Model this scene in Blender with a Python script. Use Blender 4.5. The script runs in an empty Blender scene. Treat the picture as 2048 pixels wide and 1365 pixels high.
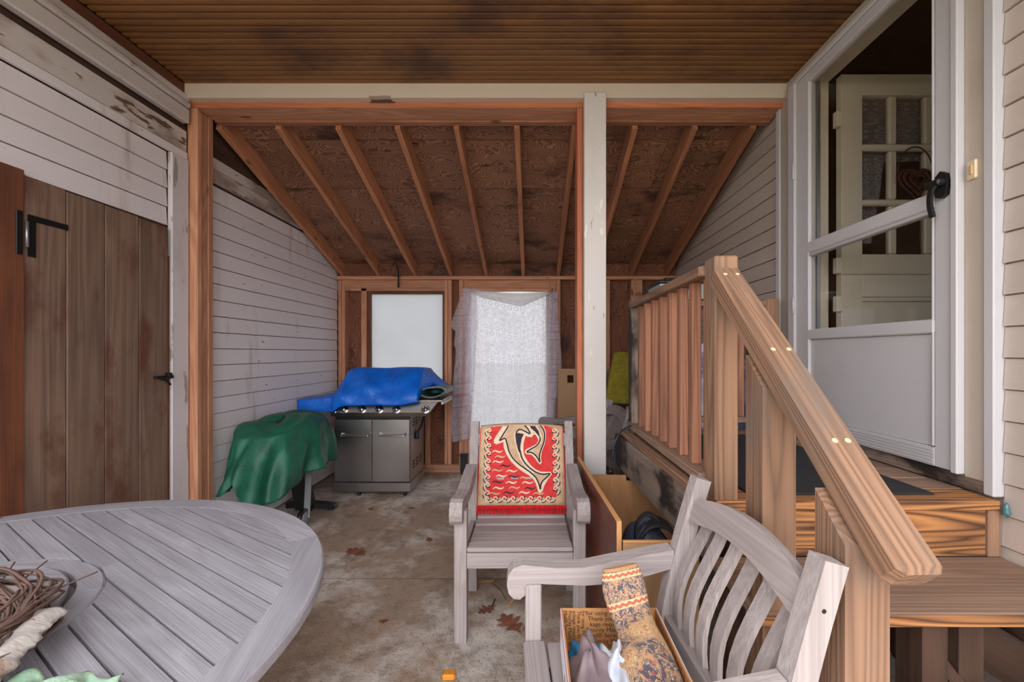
import bpy, bmesh, math, random
from mathutils import Vector, Matrix
random.seed(7)
scene = bpy.context.scene
COL = scene.collection

# ------------------------------------------------------------------ camera
F, U0, V0, H = 853.0, 1066.0, 706.0, 1.34     # focal length / vanishing point in pixels of a 2048x1365 frame, eye height
cam_d = bpy.data.cameras.new('camera'); cam = bpy.data.objects.new('camera', cam_d); COL.objects.link(cam)
cam_d.sensor_width = 36; cam_d.lens = F / 2048 * 36
cam_d.shift_x = -(U0 - 1024) / 2048; cam_d.shift_y = (V0 - 682.5) / 2048
cam_d.clip_start = .02; cam_d.clip_end = 300
cam.location = (0, 0, H); cam.rotation_euler = (math.pi / 2, 0, 0)
scene.camera = cam

# ------------------------------------------------------------------ overcast sky, exposure
world = bpy.data.worlds.new('sky'); scene.world = world; world.use_nodes = True
bg = world.node_tree.nodes['Background']
bg.inputs['Color'].default_value = (.975, .97, 1.0, 1); bg.inputs['Strength'].default_value = 1.0
vs = scene.view_settings
vs.view_transform = 'Standard'; vs.look = 'None'; vs.gamma = 1; vs.use_curve_mapping = False
vs.exposure = 2.25

XL, XR = -2.20, 1.61          # faces of the left and right walls
YB = 4.78                     # inner face of the rear wall's studs
ZC = 3.015                    # porch ceiling
ROOF_Y0 = 0.1                # unseen front edge of the porch roof, set by the light wanted below

def px(u, v, d):              # a point seen at pixel (u, v) at distance d along the view axis
    return Vector(((u - U0) * d / F, d, H - (v - V0) * d / F))

# ------------------------------------------------------------------ helpers
W = {}
def reg(o, M): W[o.name] = M.copy()
def place(o, M, parent):
    if parent is not None:
        o.parent = parent; o.matrix_parent_inverse = W[parent.name].inverted()
    o.matrix_basis = M; reg(o, M)
def tag(o, label=None, cat=None, group=None, kind=None):
    if label: o['label'] = label
    if cat: o['category'] = cat
    if group: o['group'] = group
    if kind: o['kind'] = kind
    return o
def add(name, mesh, M=None, parent=None, mat=None):
    if mat is not None and len(mesh.materials) == 0: mesh.materials.append(mat)
    o = bpy.data.objects.new(name, mesh); COL.objects.link(o)
    place(o, M or Matrix(), parent); return o
def thing(name, loc, label, cat, group=None, kind=None, rz=0):
    o = bpy.data.objects.new(name, None); COL.objects.link(o); o.empty_display_size = .1
    place(o, Matrix.Translation(Vector(loc)) @ Matrix.Rotation(rz, 4, 'Z'), None)
    return tag(o, label, cat, group, kind)
def mesh_of(name, verts, faces, smooth=False):
    me = bpy.data.meshes.new(name); me.from_pydata([tuple(v) for v in verts], [], faces); me.update()
    if smooth: me.polygons.foreach_set('use_smooth', [True] * len(me.polygons))
    return me
def obj(name, verts, faces, mat, parent=None, smooth=False, M=None):
    return add(name, mesh_of(name, verts, faces, smooth), M, parent, mat)
def frame(a, b, up=(0, 0, 1)):
    a, b, up = Vector(a), Vector(b), Vector(up)
    x = (b - a).normalized(); y = up.cross(x)
    if y.length < 1e-5: y = Vector((0, 1, 0)).cross(x)
    y.normalize(); z = x.cross(y); m = (a + b) / 2
    return Matrix(((x.x, y.x, z.x, m.x), (x.y, y.y, z.y, m.y), (x.z, y.z, z.z, m.z), (0, 0, 0, 1)))
_box = {}
def box_mesh(L, w, t, c, mat):
    k = (round(L, 4), round(w, 4), round(t, 4), c, mat.name)
    if k in _box: return _box[k]
    h = (L / 2, w / 2, t / 2); c = min(c, min(h) * .8)
    vs_, idx = [], {}
    for sx in (-1, 1):
        for sy in (-1, 1):
            for sz in (-1, 1):
                s = (sx, sy, sz)
                for ax in range(3):
                    idx[s, ax] = len(vs_)
                    vs_.append(tuple(s[i] * (h[i] if i == ax else h[i] - c) for i in range(3)))
    fs = []
    for ax in range(3):
        a, b = (ax + 1) % 3, (ax + 2) % 3
        for s in (-1, 1):
            q = []
            for (p, r) in ((-1, -1), (1, -1), (1, 1), (-1, 1)):
                k3 = [0, 0, 0]; k3[ax] = s; k3[a] = p; k3[b] = r; q.append(idx[tuple(k3), ax])
            fs.append(q if s > 0 else q[::-1])
        for p in (-1, 1):
            for r in (-1, 1):
                k0 = [0, 0, 0]; k0[a] = p; k0[b] = r
                k0[ax] = -1; k1 = list(k0); k1[ax] = 1
                q = [idx[tuple(k0), a], idx[tuple(k1), a], idx[tuple(k1), b], idx[tuple(k0), b]]
                fs.append(q if p * r < 0 else q[::-1])
    for sx in (-1, 1):
        for sy in (-1, 1):
            for sz in (-1, 1):
                q = [idx[(sx, sy, sz), i] for i in range(3)]
                fs.append(q if sx * sy * sz > 0 else q[::-1])
    me = mesh_of('box', vs_, fs); me.materials.append(mat); _box[k] = me; return me
def board(name, a, b, w, t, mat, parent=None, up=(0, 0, 1), c=.002):
    """box from a to b (centre line); w across, t along up; grain runs along local x"""
    return add(name, box_mesh((Vector(b) - Vector(a)).length, w, t, c, mat), frame(a, b, up), parent)
def block(name, x0, x1, y0, y1, z0, z1, mat, parent=None, grain='x', c=.002):
    cx, cy, cz = (x0 + x1) / 2, (y0 + y1) / 2, (z0 + z1) / 2
    if grain == 'x': return board(name, (x0, cy, cz), (x1, cy, cz), y1 - y0, z1 - z0, mat, parent, c=c)
    if grain == 'y': return board(name, (cx, y0, cz), (cx, y1, cz), x1 - x0, z1 - z0, mat, parent, c=c)
    return board(name, (cx, cy, z0), (cx, cy, z1), x1 - x0, y1 - y0, mat, parent, up=(0, 1, 0), c=c)
def smooth_pts(pts, n=6):
    pts = [Vector(p) for p in pts]; out = []
    for i in range(len(pts) - 1):
        p0 = pts[max(i - 1, 0)]; p1 = pts[i]; p2 = pts[i + 1]; p3 = pts[min(i + 2, len(pts) - 1)]
        for k in range(n):
            t = k / n
            out.append(.5 * ((2 * p1) + (p2 - p0) * t + (2 * p0 - 5 * p1 + 4 * p2 - p3) * t * t + (3 * p1 - p0 - 3 * p2 + p3) * t ** 3))
    out.append(pts[-1]); return out
def tube_geo(pts, r, n=8, cap=True):
    pts = [Vector(p) for p in pts]; vs_, fs = [], []
    ref = None
    for i, p in enumerate(pts):
        t = (pts[min(i + 1, len(pts) - 1)] - pts[max(i - 1, 0)]).normalized()
        if ref is None: ref = t.orthogonal().normalized()
        ref = (ref - t * ref.dot(t)).normalized(); b = t.cross(ref)
        rr = r(i / (len(pts) - 1)) if callable(r) else r
        for k in range(n):
            a = 2 * math.pi * k / n; vs_.append(p + (ref * math.cos(a) + b * math.sin(a)) * rr)
    for i in range(len(pts) - 1):
        for k in range(n):
            fs.append([i * n + k, i * n + (k + 1) % n, (i + 1) * n + (k + 1) % n, (i + 1) * n + k])
    if cap: fs.append(list(range(n))[::-1]); fs.append([(len(pts) - 1) * n + k for k in range(n)])
    return vs_, fs
def tube(name, pts, r, mat, parent=None, n=8):
    v, f = tube_geo(pts, r, n); return obj(name, v, f, mat, parent, True)
def join(parts):
    vs_, fs = [], []
    for v, f in parts:
        o = len(vs_); vs_ += list(v); fs += [[i + o for i in q] for q in f]
    return vs_, fs
def prism_geo(outline, t):
    """2-D outline (counter-clockwise) in local x,z extruded along y by +-t/2"""
    n = len(outline)
    v = [(p[0], -t / 2, p[1]) for p in outline] + [(p[0], t / 2, p[1]) for p in outline]
    f = [list(range(n)), [n + i for i in range(n)][::-1]] + [[i, n + i, n + (i + 1) % n, (i + 1) % n] for i in range(n)]
    return v, f
def sweep_rect(pts, w, t, side):
    """flat bar along pts: w along side, t perpendicular; w and t may be functions"""
    side = Vector(side).normalized(); pts = [Vector(p) for p in pts]; v, f = [], []
    n = len(pts)
    for i, p in enumerate(pts):
        d = (pts[min(i + 1, n - 1)] - pts[max(i - 1, 0)]).normalized(); nn = d.cross(side).normalized()
        s = i / (n - 1); ww = w(s) if callable(w) else w; tt = t(s) if callable(t) else t
        for (a, b) in ((-1, -1), (1, -1), (1, 1), (-1, 1)): v.append(p + side * a * ww / 2 + nn * b * tt / 2)
    for i in range(n - 1):
        for k in range(4): f.append([i * 4 + k, i * 4 + (k + 1) % 4, i * 4 + 4 + (k + 1) % 4, i * 4 + 4 + k])
    f.append([3, 2, 1, 0]); f.append([4 * n - 4 + k for k in range(4)]); return v, f
def surf(name, nu, nv, fn, mat, parent=None, thick=0, close_u=False, smooth=True):
    v, f, uv = [], [], []
    cu = nu if close_u else nu + 1
    for j in range(nv + 1):
        for i in range(cu): v.append(Vector(fn(i / nu, j / nv)))
    for j in range(nv):
        for i in range(nu):
            i2 = (i + 1) % cu
            f.append([j * cu + i, j * cu + i2, (j + 1) * cu + i2, (j + 1) * cu + i])
            uv += [(i / nu, j / nv), ((i + 1) / nu, j / nv), ((i + 1) / nu, (j + 1) / nv), (i / nu, (j + 1) / nv)]
    me = mesh_of(name, v, f, smooth); l = me.uv_layers.new(name='UVMap')
    for k, q in enumerate(uv): l.data[k].uv = q
    o = add(name, me, None, parent, mat)
    if thick:
        m = o.modifiers.new('thickness', 'SOLIDIFY'); m.thickness = thick; m.offset = 0
    return o
def lathe(name, prof, mat, parent=None, M=None, n=20, smooth=True):
    v, f = [], []
    for r, z in prof:
        for k in range(n):
            a = 2 * math.pi * k / n; v.append((r * math.cos(a), r * math.sin(a), z))
    for i in range(len(prof) - 1):
        for k in range(n): f.append([i * n + k, i * n + (k + 1) % n, (i + 1) * n + (k + 1) % n, (i + 1) * n + k])
    f.append(list(range(n))[::-1]); f.append([(len(prof) - 1) * n + k for k in range(n)])
    o = obj(name, v, f, mat, parent, smooth, M)
    return o
def text_obj(name, body, size, M, mat, parent=None):
    cu = bpy.data.curves.new('lettering', 'FONT'); cu.body = body; cu.size = size; cu.align_x = 'LEFT'
    tmp = bpy.data.objects.new('lettering', cu); COL.objects.link(tmp)
    dg = bpy.context.evaluated_depsgraph_get()
    me = bpy.data.meshes.new_from_object(tmp.evaluated_get(dg))
    bpy.data.objects.remove(tmp); bpy.data.curves.remove(cu)
    me.name = name; me.materials.clear()
    return add(name, me, M, parent, mat)
def children(o): return [c for c in bpy.data.objects if c.parent == o]
def copy_tree(root, M, label=None, group=None):
    def rec(o, par):
        c = o.copy(); COL.objects.link(c); c.parent = par
        for ch in kids.get(o.name, []): rec(ch, c)
        return c
    kids = {}
    for c in bpy.data.objects:
        if c.parent: kids.setdefault(c.parent.name, []).append(c)
    r = rec(root, None); r.matrix_basis = M; reg(r, M)
    if label: r['label'] = label
    if group: r['group'] = group
    return r

# ------------------------------------------------------------------ materials
def lin(r, g, b):
    f = lambda c: (c / 255 / 12.92) if c <= 10 else ((c / 255 + .055) / 1.055) ** 2.4
    return (f(r), f(g), f(b), 1)
class NT:
    def __init__(s, name):
        s.m = bpy.data.materials.new(name); s.m.use_nodes = True; s.t = s.m.node_tree; s.n = s.t.nodes; s.l = s.t.links
        s.b = s.n['Principled BSDF']; s.out = s.n['Material Output']
    def set(s, sock, v):
        if hasattr(v, 'is_output'): s.l.new(v, sock)
        else: sock.default_value = v
    def node(s, typ, **kw):
        n = s.n.new(typ)
        for k, v in kw.items(): setattr(n, k, v)
        return n
    def math(s, op, a, b=0.0, c=None):
        n = s.node('ShaderNodeMath', operation=op); s.set(n.inputs[0], a); s.set(n.inputs[1], b)
        if c is not None: s.set(n.inputs[2], c)
        return n.outputs[0]
    def vmath(s, op, a, b):
        n = s.node('ShaderNodeVectorMath', operation=op); s.set(n.inputs[0], a); s.set(n.inputs[1], b); return n.outputs[0]
    def mix(s, f, a, b, mode='MIX'):
        n = s.node('ShaderNodeMix', data_type='RGBA', blend_type=mode)
        s.set(n.inputs[0], f); s.set(n.inputs[6], a); s.set(n.inputs[7], b); return n.outputs[2]
    def noise(s, vec, scale, detail=3, rough=.55, dist=0):
        n = s.node('ShaderNodeTexNoise'); s.l.new(vec, n.inputs['Vector']); n.inputs['Scale'].default_value = scale
        n.inputs['Detail'].default_value = detail; n.inputs['Roughness'].default_value = rough; n.inputs['Distortion'].default_value = dist
        return n.outputs[0]
    def voro(s, vec, scale, feature='F1', out='Distance'):
        n = s.node('ShaderNodeTexVoronoi', feature=feature); s.l.new(vec, n.inputs['Vector']); n.inputs['Scale'].default_value = scale
        return n.outputs[out]
    def ramp(s, f, lo, hi):           # 0 below lo, 1 above hi
        n = s.node('ShaderNodeMapRange', interpolation_type='SMOOTHSTEP'); s.set(n.inputs[0], f)
        n.inputs[1].default_value = lo; n.inputs[2].default_value = hi; return n.outputs[0]
    def scale(s, vec, v): return s.vmath('MULTIPLY', vec, v)
    def coord(s, shift=True, which='Object'):
        tc = s.node('ShaderNodeTexCoord').outputs[which]
        s.rnd = s.node('ShaderNodeObjectInfo').outputs['Random']
        if not shift: return tc
        c = s.node('ShaderNodeCombineXYZ')
        s.set(c.inputs[0], s.math('MULTIPLY', s.rnd, 37.)); s.set(c.inputs[1], s.math('MULTIPLY', s.rnd, 91.)); s.set(c.inputs[2], s.math('MULTIPLY', s.rnd, 53.))
        return s.vmath('ADD', tc, c.outputs[0])
    def finish(s, col, rough=.7, bump=None, bstr=.2, bdist=.01, metal=0, spec=None):
        s.set(s.b.inputs['Base Color'], col); s.set(s.b.inputs['Roughness'], rough); s.b.inputs['Metallic'].default_value = metal
        if spec is not None: s.b.inputs['Specular IOR Level'].default_value = spec
        if bump is not None:
            n = s.node('ShaderNodeBump'); n.inputs['Strength'].default_value = bstr; n.inputs['Distance'].default_value = bdist
            s.l.new(bump, n.inputs['Height']); s.l.new(n.outputs[0], s.b.inputs['Normal'])
        return s.m
def wood(name, light, dark, along=1.0, across=22, ring=9, ring_amt=.45, streak=.5, knot=0, knot_col=None,
         stain=None, stain_lo=.55, stain_hi=.75, stain_scale=2.0, rough=.75, bump=.25, var=.2, sharp=1.0, stain_pos=None):
    s = NT(name); v = s.coord()
    low = s.noise(s.scale(v, (along * .9, across * .34, across * .34)), 1, 2, .5, .25)
    rg = s.math('POWER', s.math('MULTIPLY', s.math('PINGPONG', s.math('MULTIPLY', low, ring), .5), 2.0), sharp)
    fine = s.noise(s.scale(v, (along * 3, across * 7, across * 7)), 1, 4, .65)
    fac = s.math('ADD', s.math('MULTIPLY', rg, ring_amt), s.math('MULTIPLY', s.math('SUBTRACT', fine, .3), streak * 1.6))
    nn = s.node('ShaderNodeClamp'); s.set(nn.inputs[0], fac); fac = nn.outputs[0]
    col = s.mix(fac, light, dark)
    big = s.noise(s.scale(v, (.8, 4, 4)), 1, 2)
    col = s.mix(s.math('MULTIPLY', s.ramp(big, .4, .75), .35), col, dark)
    if knot:
        kd = s.voro(s.scale(v, (2.6, 7, 7)), knot); km = s.math('SUBTRACT', 1.0, s.ramp(kd, .05, .13))
        col = s.mix(s.math('MULTIPLY', km, .8), col, knot_col or tuple(c * .35 for c in dark[:3]) + (1,))
    if stain:
        sv = s.scale(s.node('ShaderNodeNewGeometry').outputs['Position'], stain_pos) if stain_pos else s.scale(v, (stain_scale, stain_scale * 2, stain_scale * 2))   # old water stains run on from board to board
        st = s.noise(sv, 1, 5, .6)
        col = s.mix(s.ramp(st, stain_lo, stain_hi), col, stain)
    val = s.math('ADD', 1 - var / 2, s.math('MULTIPLY', s.rnd, var))
    hs = s.node('ShaderNodeHueSaturation'); s.set(hs.inputs['Value'], val); s.set(hs.inputs['Color'], col)
    return s.finish(hs.outputs[0], rough, fac, bump, .006)
def paint(name, col, dirt, amt=.5, rough=.55, streaky=False, specks=None, grain=.1, lo=.5, hi=.8, peel=None, peel_lo=.62):
    s = NT(name); v = s.coord()
    if streaky: d = s.noise(s.scale(s.node('ShaderNodeNewGeometry').outputs['Position'], (3., 5., .8)), 1, 6, .65)   # rain streaks run down across the boards
    else: d = s.noise(s.scale(v, (2, 5, 5)), 1, 5, .6)
    c = s.mix(s.math('MULTIPLY', s.ramp(d, lo, hi), amt), col, dirt)
    if specks:
        sp = s.noise(s.scale(v, (9, 30, 30)), 1, 3, .6); c = s.mix(s.ramp(sp, .68, .74), c, specks)
    if peel:
        pl = s.noise(s.scale(v, (4, 16, 16)), 1, 5, .65); c = s.mix(s.ramp(pl, peel_lo, peel_lo + .04), c, peel)
    f = s.noise(s.scale(v, (6, 90, 90)), 1, 3)
    val = s.math('ADD', .95, s.math('MULTIPLY', s.rnd, .08))
    hs = s.node('ShaderNodeHueSaturation'); s.set(hs.inputs['Value'], val); s.set(hs.inputs['Color'], c)
    return s.finish(hs.outputs[0], rough, f, grain, .004)
def plain(name, col, rough=.5, metal=0, noise=0, scale=40, bump=0, spec=None):
    s = NT(name); v = s.coord(); n = s.noise(v, scale, 4, .6)
    c = s.mix(s.math('MULTIPLY', n, noise), col, tuple(x * .35 for x in col[:3]) + (1,)) if noise else col
    return s.finish(c, rough, n if bump else None, bump, .004, metal, spec)

M = {}
M['fir'] = wood('fir_framing_lumber', lin(212, 156, 122), lin(140, 86, 60), along=.5, ring=14, ring_amt=.4, streak=.5, knot=.9, var=.3, rough=.7, stain=lin(92, 52, 34), stain_lo=.62, stain_hi=.85)
M['fir_red'] = wood('reddish_fir', lin(212, 130, 90), lin(154, 82, 52), along=.5, ring=14, ring_amt=.35, streak=.45, knot=.9, var=.25, rough=.65)
M['rafter'] = wood('rafter_lumber', lin(200, 138, 100), lin(122, 72, 48), along=.5, ring=14, ring_amt=.4, streak=.5, knot=1.0, var=.35, stain=lin(80, 46, 30), stain_lo=.6, stain_hi=.85)
M['ply_roof'] = wood('roof_plywood', lin(176, 128, 100), lin(84, 52, 38), along=3.0, across=16, ring=30, ring_amt=.75, streak=.3, knot=1.0, var=.3, stain=lin(60, 36, 26), stain_lo=.52, stain_hi=.72, stain_scale=1.6)
M['ply_wall'] = wood('wall_plywood', lin(150, 92, 62), lin(72, 40, 26), along=2.0, across=16, ring=26, ring_amt=.6, streak=.45, knot=.8, var=.3, stain=lin(38, 24, 18), stain_lo=.5, stain_hi=.72, stain_scale=2.4)
M['bead'] = wood('beadboard', lin(138, 94, 50), lin(88, 56, 30), ring=3, ring_amt=.2, streak=.35, var=.16, stain=lin(70, 40, 26), stain_lo=.46, stain_hi=.74, stain_pos=(1.3, 2.2, 1.), rough=.55)
M['brown_trim'] = wood('brown_trim', lin(120, 70, 44), lin(60, 34, 22), ring=4, ring_amt=.4, streak=.5, var=.2)
M['treated'] = wood('treated_lumber', lin(166, 128, 100), lin(92, 66, 52), along=.3, ring=17, ring_amt=.55, streak=.45, var=.16, sharp=1.5, stain=lin(122, 104, 92), stain_lo=.5, stain_hi=.75)
M['treated_bold'] = wood('bold_grain_lumber', lin(206, 142, 84), lin(84, 54, 38), along=.4, across=26, ring=17, ring_amt=.95, streak=.25, var=.1, sharp=1.3)
M['baluster'] = wood('baluster_lumber', lin(178, 124, 96), lin(98, 62, 46), along=.3, across=30, ring=14, ring_amt=.5, streak=.4, var=.3, sharp=1.3, stain=lin(96, 78, 66), stain_lo=.58, stain_hi=.85)
M['deck'] = wood('deck_board', lin(172, 140, 118), lin(108, 84, 70), along=.4, across=26, ring=14, ring_amt=.4, streak=.5, var=.2)
M['rim'] = wood('weathered_rim_board', lin(156, 138, 124), lin(92, 76, 66), along=.4, across=20, ring=13, ring_amt=.35, streak=.5, var=.15, stain=lin(40, 30, 26), stain_lo=.51, stain_hi=.62, stain_scale=1.5)
M['old_dark'] = wood('old_dark_lumber', lin(92, 66, 50), lin(46, 32, 26), ring=5, ring_amt=.4, streak=.5, var=.3)
M['teak'] = wood('weathered_teak', lin(184, 174, 172), lin(126, 114, 112), along=.5, across=30, ring=12, ring_amt=.3, streak=.55, var=.16, rough=.85, bump=.3, stain=lin(140, 120, 112), stain_lo=.6, stain_hi=.9)
M['teak_table'] = wood('weathered_table_teak', lin(170, 168, 176), lin(112, 107, 113), across=30, ring=8, ring_amt=.25, streak=.6, var=.18, rough=.85, bump=.3, stain=lin(150, 136, 128), stain_lo=.6, stain_hi=.9)
M['door_plank'] = wood('barn_door_plank', lin(140, 112, 94), lin(74, 56, 48), along=.35, across=20, ring=12, ring_amt=.35, streak=.6, knot=.55, var=.3, stain=lin(94, 58, 44), stain_lo=.5, stain_hi=.66)
M['jamb_wood'] = wood('stained_jamb', lin(128, 74, 46), lin(64, 36, 24), ring=5, ring_amt=.4, streak=.5, var=.2, stain=lin(60, 34, 24), stain_lo=.55, stain_hi=.8)
M['cherry'] = wood('cherry_veneer', lin(124, 56, 32), lin(62, 26, 16), along=.5, across=26, ring=4, ring_amt=.4, streak=.5, var=.05, rough=.4, bump=.08)
M['ply_tan'] = wood('tan_plywood', lin(190, 138, 92), lin(140, 92, 58), along=.8, across=18, ring=6, ring_amt=.3, streak=.4, var=.08, stain=lin(120, 78, 50), stain_lo=.6, stain_hi=.85)
M['edge_pine'] = wood('pine_edge', lin(216, 160, 104), lin(176, 118, 70), ring=4, ring_amt=.3, streak=.3, var=.1)
M['hardboard'] = plain('tan_hardboard', lin(182, 144, 104), .6, noise=.15, scale=6)
M['clap'] = paint('white_clapboard', lin(228, 221, 224), lin(170, 144, 120), .7, streaky=True, specks=lin(146, 126, 112), lo=.52, hi=.74, grain=.15)
M['clap_old'] = paint('peeling_frieze', lin(208, 200, 196), lin(130, 106, 86), .7, specks=lin(90, 68, 52), lo=.46, hi=.62, grain=.3, peel=lin(104, 80, 64), peel_lo=.585)
M['corner'] = paint('peeling_white_trim', lin(214, 208, 212), lin(170, 160, 155), .4, peel=lin(170, 156, 146), peel_lo=.6, grain=.2)
M['fascia'] = paint('white_fascia', lin(206, 198, 196), lin(140, 122, 110), .6, specks=lin(90, 70, 58), lo=.45, hi=.75)
M['header'] = paint('cream_header', lin(214, 200, 184), lin(176, 158, 140), .4, rough=.5)
M['post_white'] = paint('white_post_paint', lin(212, 206, 202), lin(180, 170, 160), .3, rough=.5, specks=lin(150, 140, 128), peel=lin(238, 232, 222), peel_lo=.66)
M['vinyl'] = paint('beige_siding', lin(198, 184, 174), lin(164, 146, 132), .35, rough=.5, grain=.3)
M['casing'] = paint('beige_casing', lin(190, 178, 164), lin(150, 132, 114), .45, rough=.5)
M['alu_white'] = paint('white_storm_door', lin(204, 202, 205), lin(180, 176, 176), .25, rough=.4, grain=.03)
M['door_cream'] = paint('cream_door', lin(214, 204, 184), lin(176, 160, 136), .3, rough=.4, grain=.05)
M['black_iron'] = plain('black_iron', lin(38, 36, 38), .5, .6)
M['black_plastic'] = plain('black_plastic', lin(24, 24, 26), .45)
M['rubber'] = plain('rubber_mat', lin(44, 44, 48), .8, noise=.3, scale=60, bump=.3)
M['chrome'] = plain('chrome', lin(220, 220, 222), .12, 1)
M['galv'] = plain('galvanised', lin(160, 160, 165), .4, .8)
M['almond'] = plain('almond_plastic', lin(226, 204, 168), .4)
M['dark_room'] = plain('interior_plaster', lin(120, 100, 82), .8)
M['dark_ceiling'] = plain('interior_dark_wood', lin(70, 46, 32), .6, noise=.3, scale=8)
def steel():
    s = NT('brushed_stainless'); v = s.coord()
    n = s.noise(s.scale(v, (3, 3, 220)), 1, 3); n2 = s.noise(v, 5, 3)
    c = s.mix(s.math('MULTIPLY', n2, .5), lin(190, 187, 186), lin(138, 134, 132))
    return s.finish(c, s.math('ADD', .22, s.math('MULTIPLY', n, .18)), n, .04, .002, 1)
M['steel'] = steel()
def glassmat():
    s = NT('window_glass'); tr = s.node('ShaderNodeBsdfTransparent'); gl = s.node('ShaderNodeBsdfGlossy'); gl.inputs['Roughness'].default_value = .02
    tr.inputs['Color'].default_value = (.86, .84, .82, 1)
    lw = s.node('ShaderNodeLayerWeight'); lw.inputs['Blend'].default_value = .5
    fr = s.math('ADD', .045, s.math('MULTIPLY', s.math('POWER', lw.outputs['Facing'], 5.0), .955))
    mx = s.node('ShaderNodeMixShader'); s.l.new(fr, mx.inputs[0]); s.l.new(tr.outputs[0], mx.inputs[1]); s.l.new(gl.outputs[0], mx.inputs[2])
    s.l.new(mx.outputs[0], s.out.inputs['Surface']); return s.m
M['glass'] = glassmat()
def sheet(name, col, clear, trans=.6):
    s = NT(name); v = s.coord(False)
    n = s.noise(v, 2.2, 4, .6); n2 = s.noise(s.scale(v, (60, 60, 60)), 1, 2)
    c = s.mix(s.math('MULTIPLY', s.ramp(n, .45, .8), .3), col, tuple(x * .72 for x in col[:3]) + (1,))
    c = s.mix(s.math('MULTIPLY', n2, .12), c, (.3, .3, .32, 1))
    df = s.node('ShaderNodeBsdfDiffuse'); tl = s.node('ShaderNodeBsdfTranslucent'); tr = s.node('ShaderNodeBsdfTransparent')
    s.l.new(c, df.inputs['Color']); s.l.new(c, tl.inputs['Color'])
    m1 = s.node('ShaderNodeMixShader'); m1.inputs[0].default_value = trans; s.l.new(df.outputs[0], m1.inputs[1]); s.l.new(tl.outputs[0], m1.inputs[2])
    m2 = s.node('ShaderNodeMixShader'); m2.inputs[0].default_value = clear; s.l.new(m1.outputs[0], m2.inputs[1]); s.l.new(tr.outputs[0], m2.inputs[2])
    s.l.new(m2.outputs[0], s.out.inputs['Surface']); return s.m
M['plastic_sheet'] = sheet('translucent_plastic', (.225, .23, .255, 1), .0, .8)
def lace(name, col, nx, rows, base=.5):
    """woven net: bands of rings and denser motifs cut as holes in the cloth (UV space)"""
    s = NT(name); uv = s.node('ShaderNodeTexCoord').outputs['UV']
    sp = s.node('ShaderNodeSeparateXYZ'); s.l.new(uv, sp.inputs[0]); U, V = sp.outputs[0], sp.outputs[1]
    fu = s.math('SUBTRACT', s.math('FRACT', s.math('MULTIPLY', U, nx)), .5)
    row = s.math('MULTIPLY', V, rows); fv = s.math('SUBTRACT', s.math('FRACT', row), .5)
    r = s.math('SQRT', s.math('ADD', s.math('MULTIPLY', fu, fu), s.math('MULTIPLY', fv, fv)))
    ring = s.math('SUBTRACT', 1.0, s.ramp(s.math('ABSOLUTE', s.math('SUBTRACT', r, .3)), .05, .12))
    band = s.ramp(s.math('ABSOLUTE', s.math('SUBTRACT', s.math('FRACT', s.math('MULTIPLY', V, rows / 5)), .5)), .28, .32)
    vec = s.node('ShaderNodeCombineXYZ'); s.l.new(s.math('MULTIPLY', U, nx * 1.6), vec.inputs[0]); s.l.new(s.math('MULTIPLY', V, rows * 1.6), vec.inputs[1])
    fl = s.ramp(s.noise(vec.outputs[0], 1.3, 2, .6, 1.0), .44, .56)
    motif = s.math('ADD', s.math('MULTIPLY', band, ring), s.math('MULTIPLY', s.math('SUBTRACT', 1.0, band), s.math('MULTIPLY', fl, .75)))
    a = s.math('MINIMUM', 1.0, s.math('ADD', base, s.math('MULTIPLY', motif, .42)))
    df = s.node('ShaderNodeBsdfDiffuse'); tl = s.node('ShaderNodeBsdfTranslucent'); tr = s.node('ShaderNodeBsdfTransparent')
    df.inputs['Color'].default_value = col; tl.inputs['Color'].default_value = col
    m1 = s.node('ShaderNodeMixShader'); m1.inputs[0].default_value = .6; s.l.new(df.outputs[0], m1.inputs[1]); s.l.new(tl.outputs[0], m1.inputs[2])
    m2 = s.node('ShaderNodeMixShader'); s.l.new(a, m2.inputs[0]); s.l.new(tr.outputs[0], m2.inputs[1]); s.l.new(m1.outputs[0], m2.inputs[2])
    s.l.new(m2.outputs[0], s.out.inputs['Surface']); return s.m
M['lace'] = lace('lace_net', (.80, .76, .85, 1), 20, 25, .40)
M['lace_swag'] = lace('folded_lace', (.66, .63, .66, 1), 26, 12, .72)
M['lace_door'] = lace('door_lace', (.9, .88, .9, 1), 5, 12, .5)
def fabric(name, col, dark, scale=3, rough=.6, bump=.3):
    s = NT(name); v = s.coord(); n = s.noise(v, scale, 4, .6); w = s.noise(v, 160, 2)
    c = s.mix(s.ramp(n, .3, .75), col, dark)
    return s.finish(c, rough, s.math('ADD', s.math('MULTIPLY', n, 1.), s.math('MULTIPLY', w, .12)), bump, .02)
M['tarp'] = fabric('blue_tarp', lin(0, 112, 226), lin(0, 90, 200), 9, .36, .7)
M['green'] = fabric('green_cover', lin(26, 104, 80), lin(14, 76, 58), 7, .5, .6)
M['grey_cover'] = fabric('grey_green_cover', lin(150, 160, 156), lin(86, 98, 94), 26, .4, .6)
M['dark_green'] = plain('dark_green_lining', lin(28, 62, 52), .6)
M['mauve'] = fabric('mauve_cotton', lin(150, 132, 136), lin(118, 102, 106), 8, .85)
M['white_cloth'] = fabric('white_cotton', lin(226, 230, 238), lin(196, 202, 214), 8, .85)
M['blue_cloth'] = fabric('blue_cotton', lin(70, 150, 196), lin(48, 122, 170), 8, .85)
M['mint'] = fabric('mint_cotton', lin(176, 206, 180), lin(140, 178, 150), 14, .9, .5)
M['olive'] = fabric('olive_upholstery', lin(150, 136, 40), lin(124, 112, 28), 20, .9, .3)
M['navy'] = fabric('charcoal_nylon', lin(66, 68, 84), lin(46, 48, 60), 10, .8)
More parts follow.
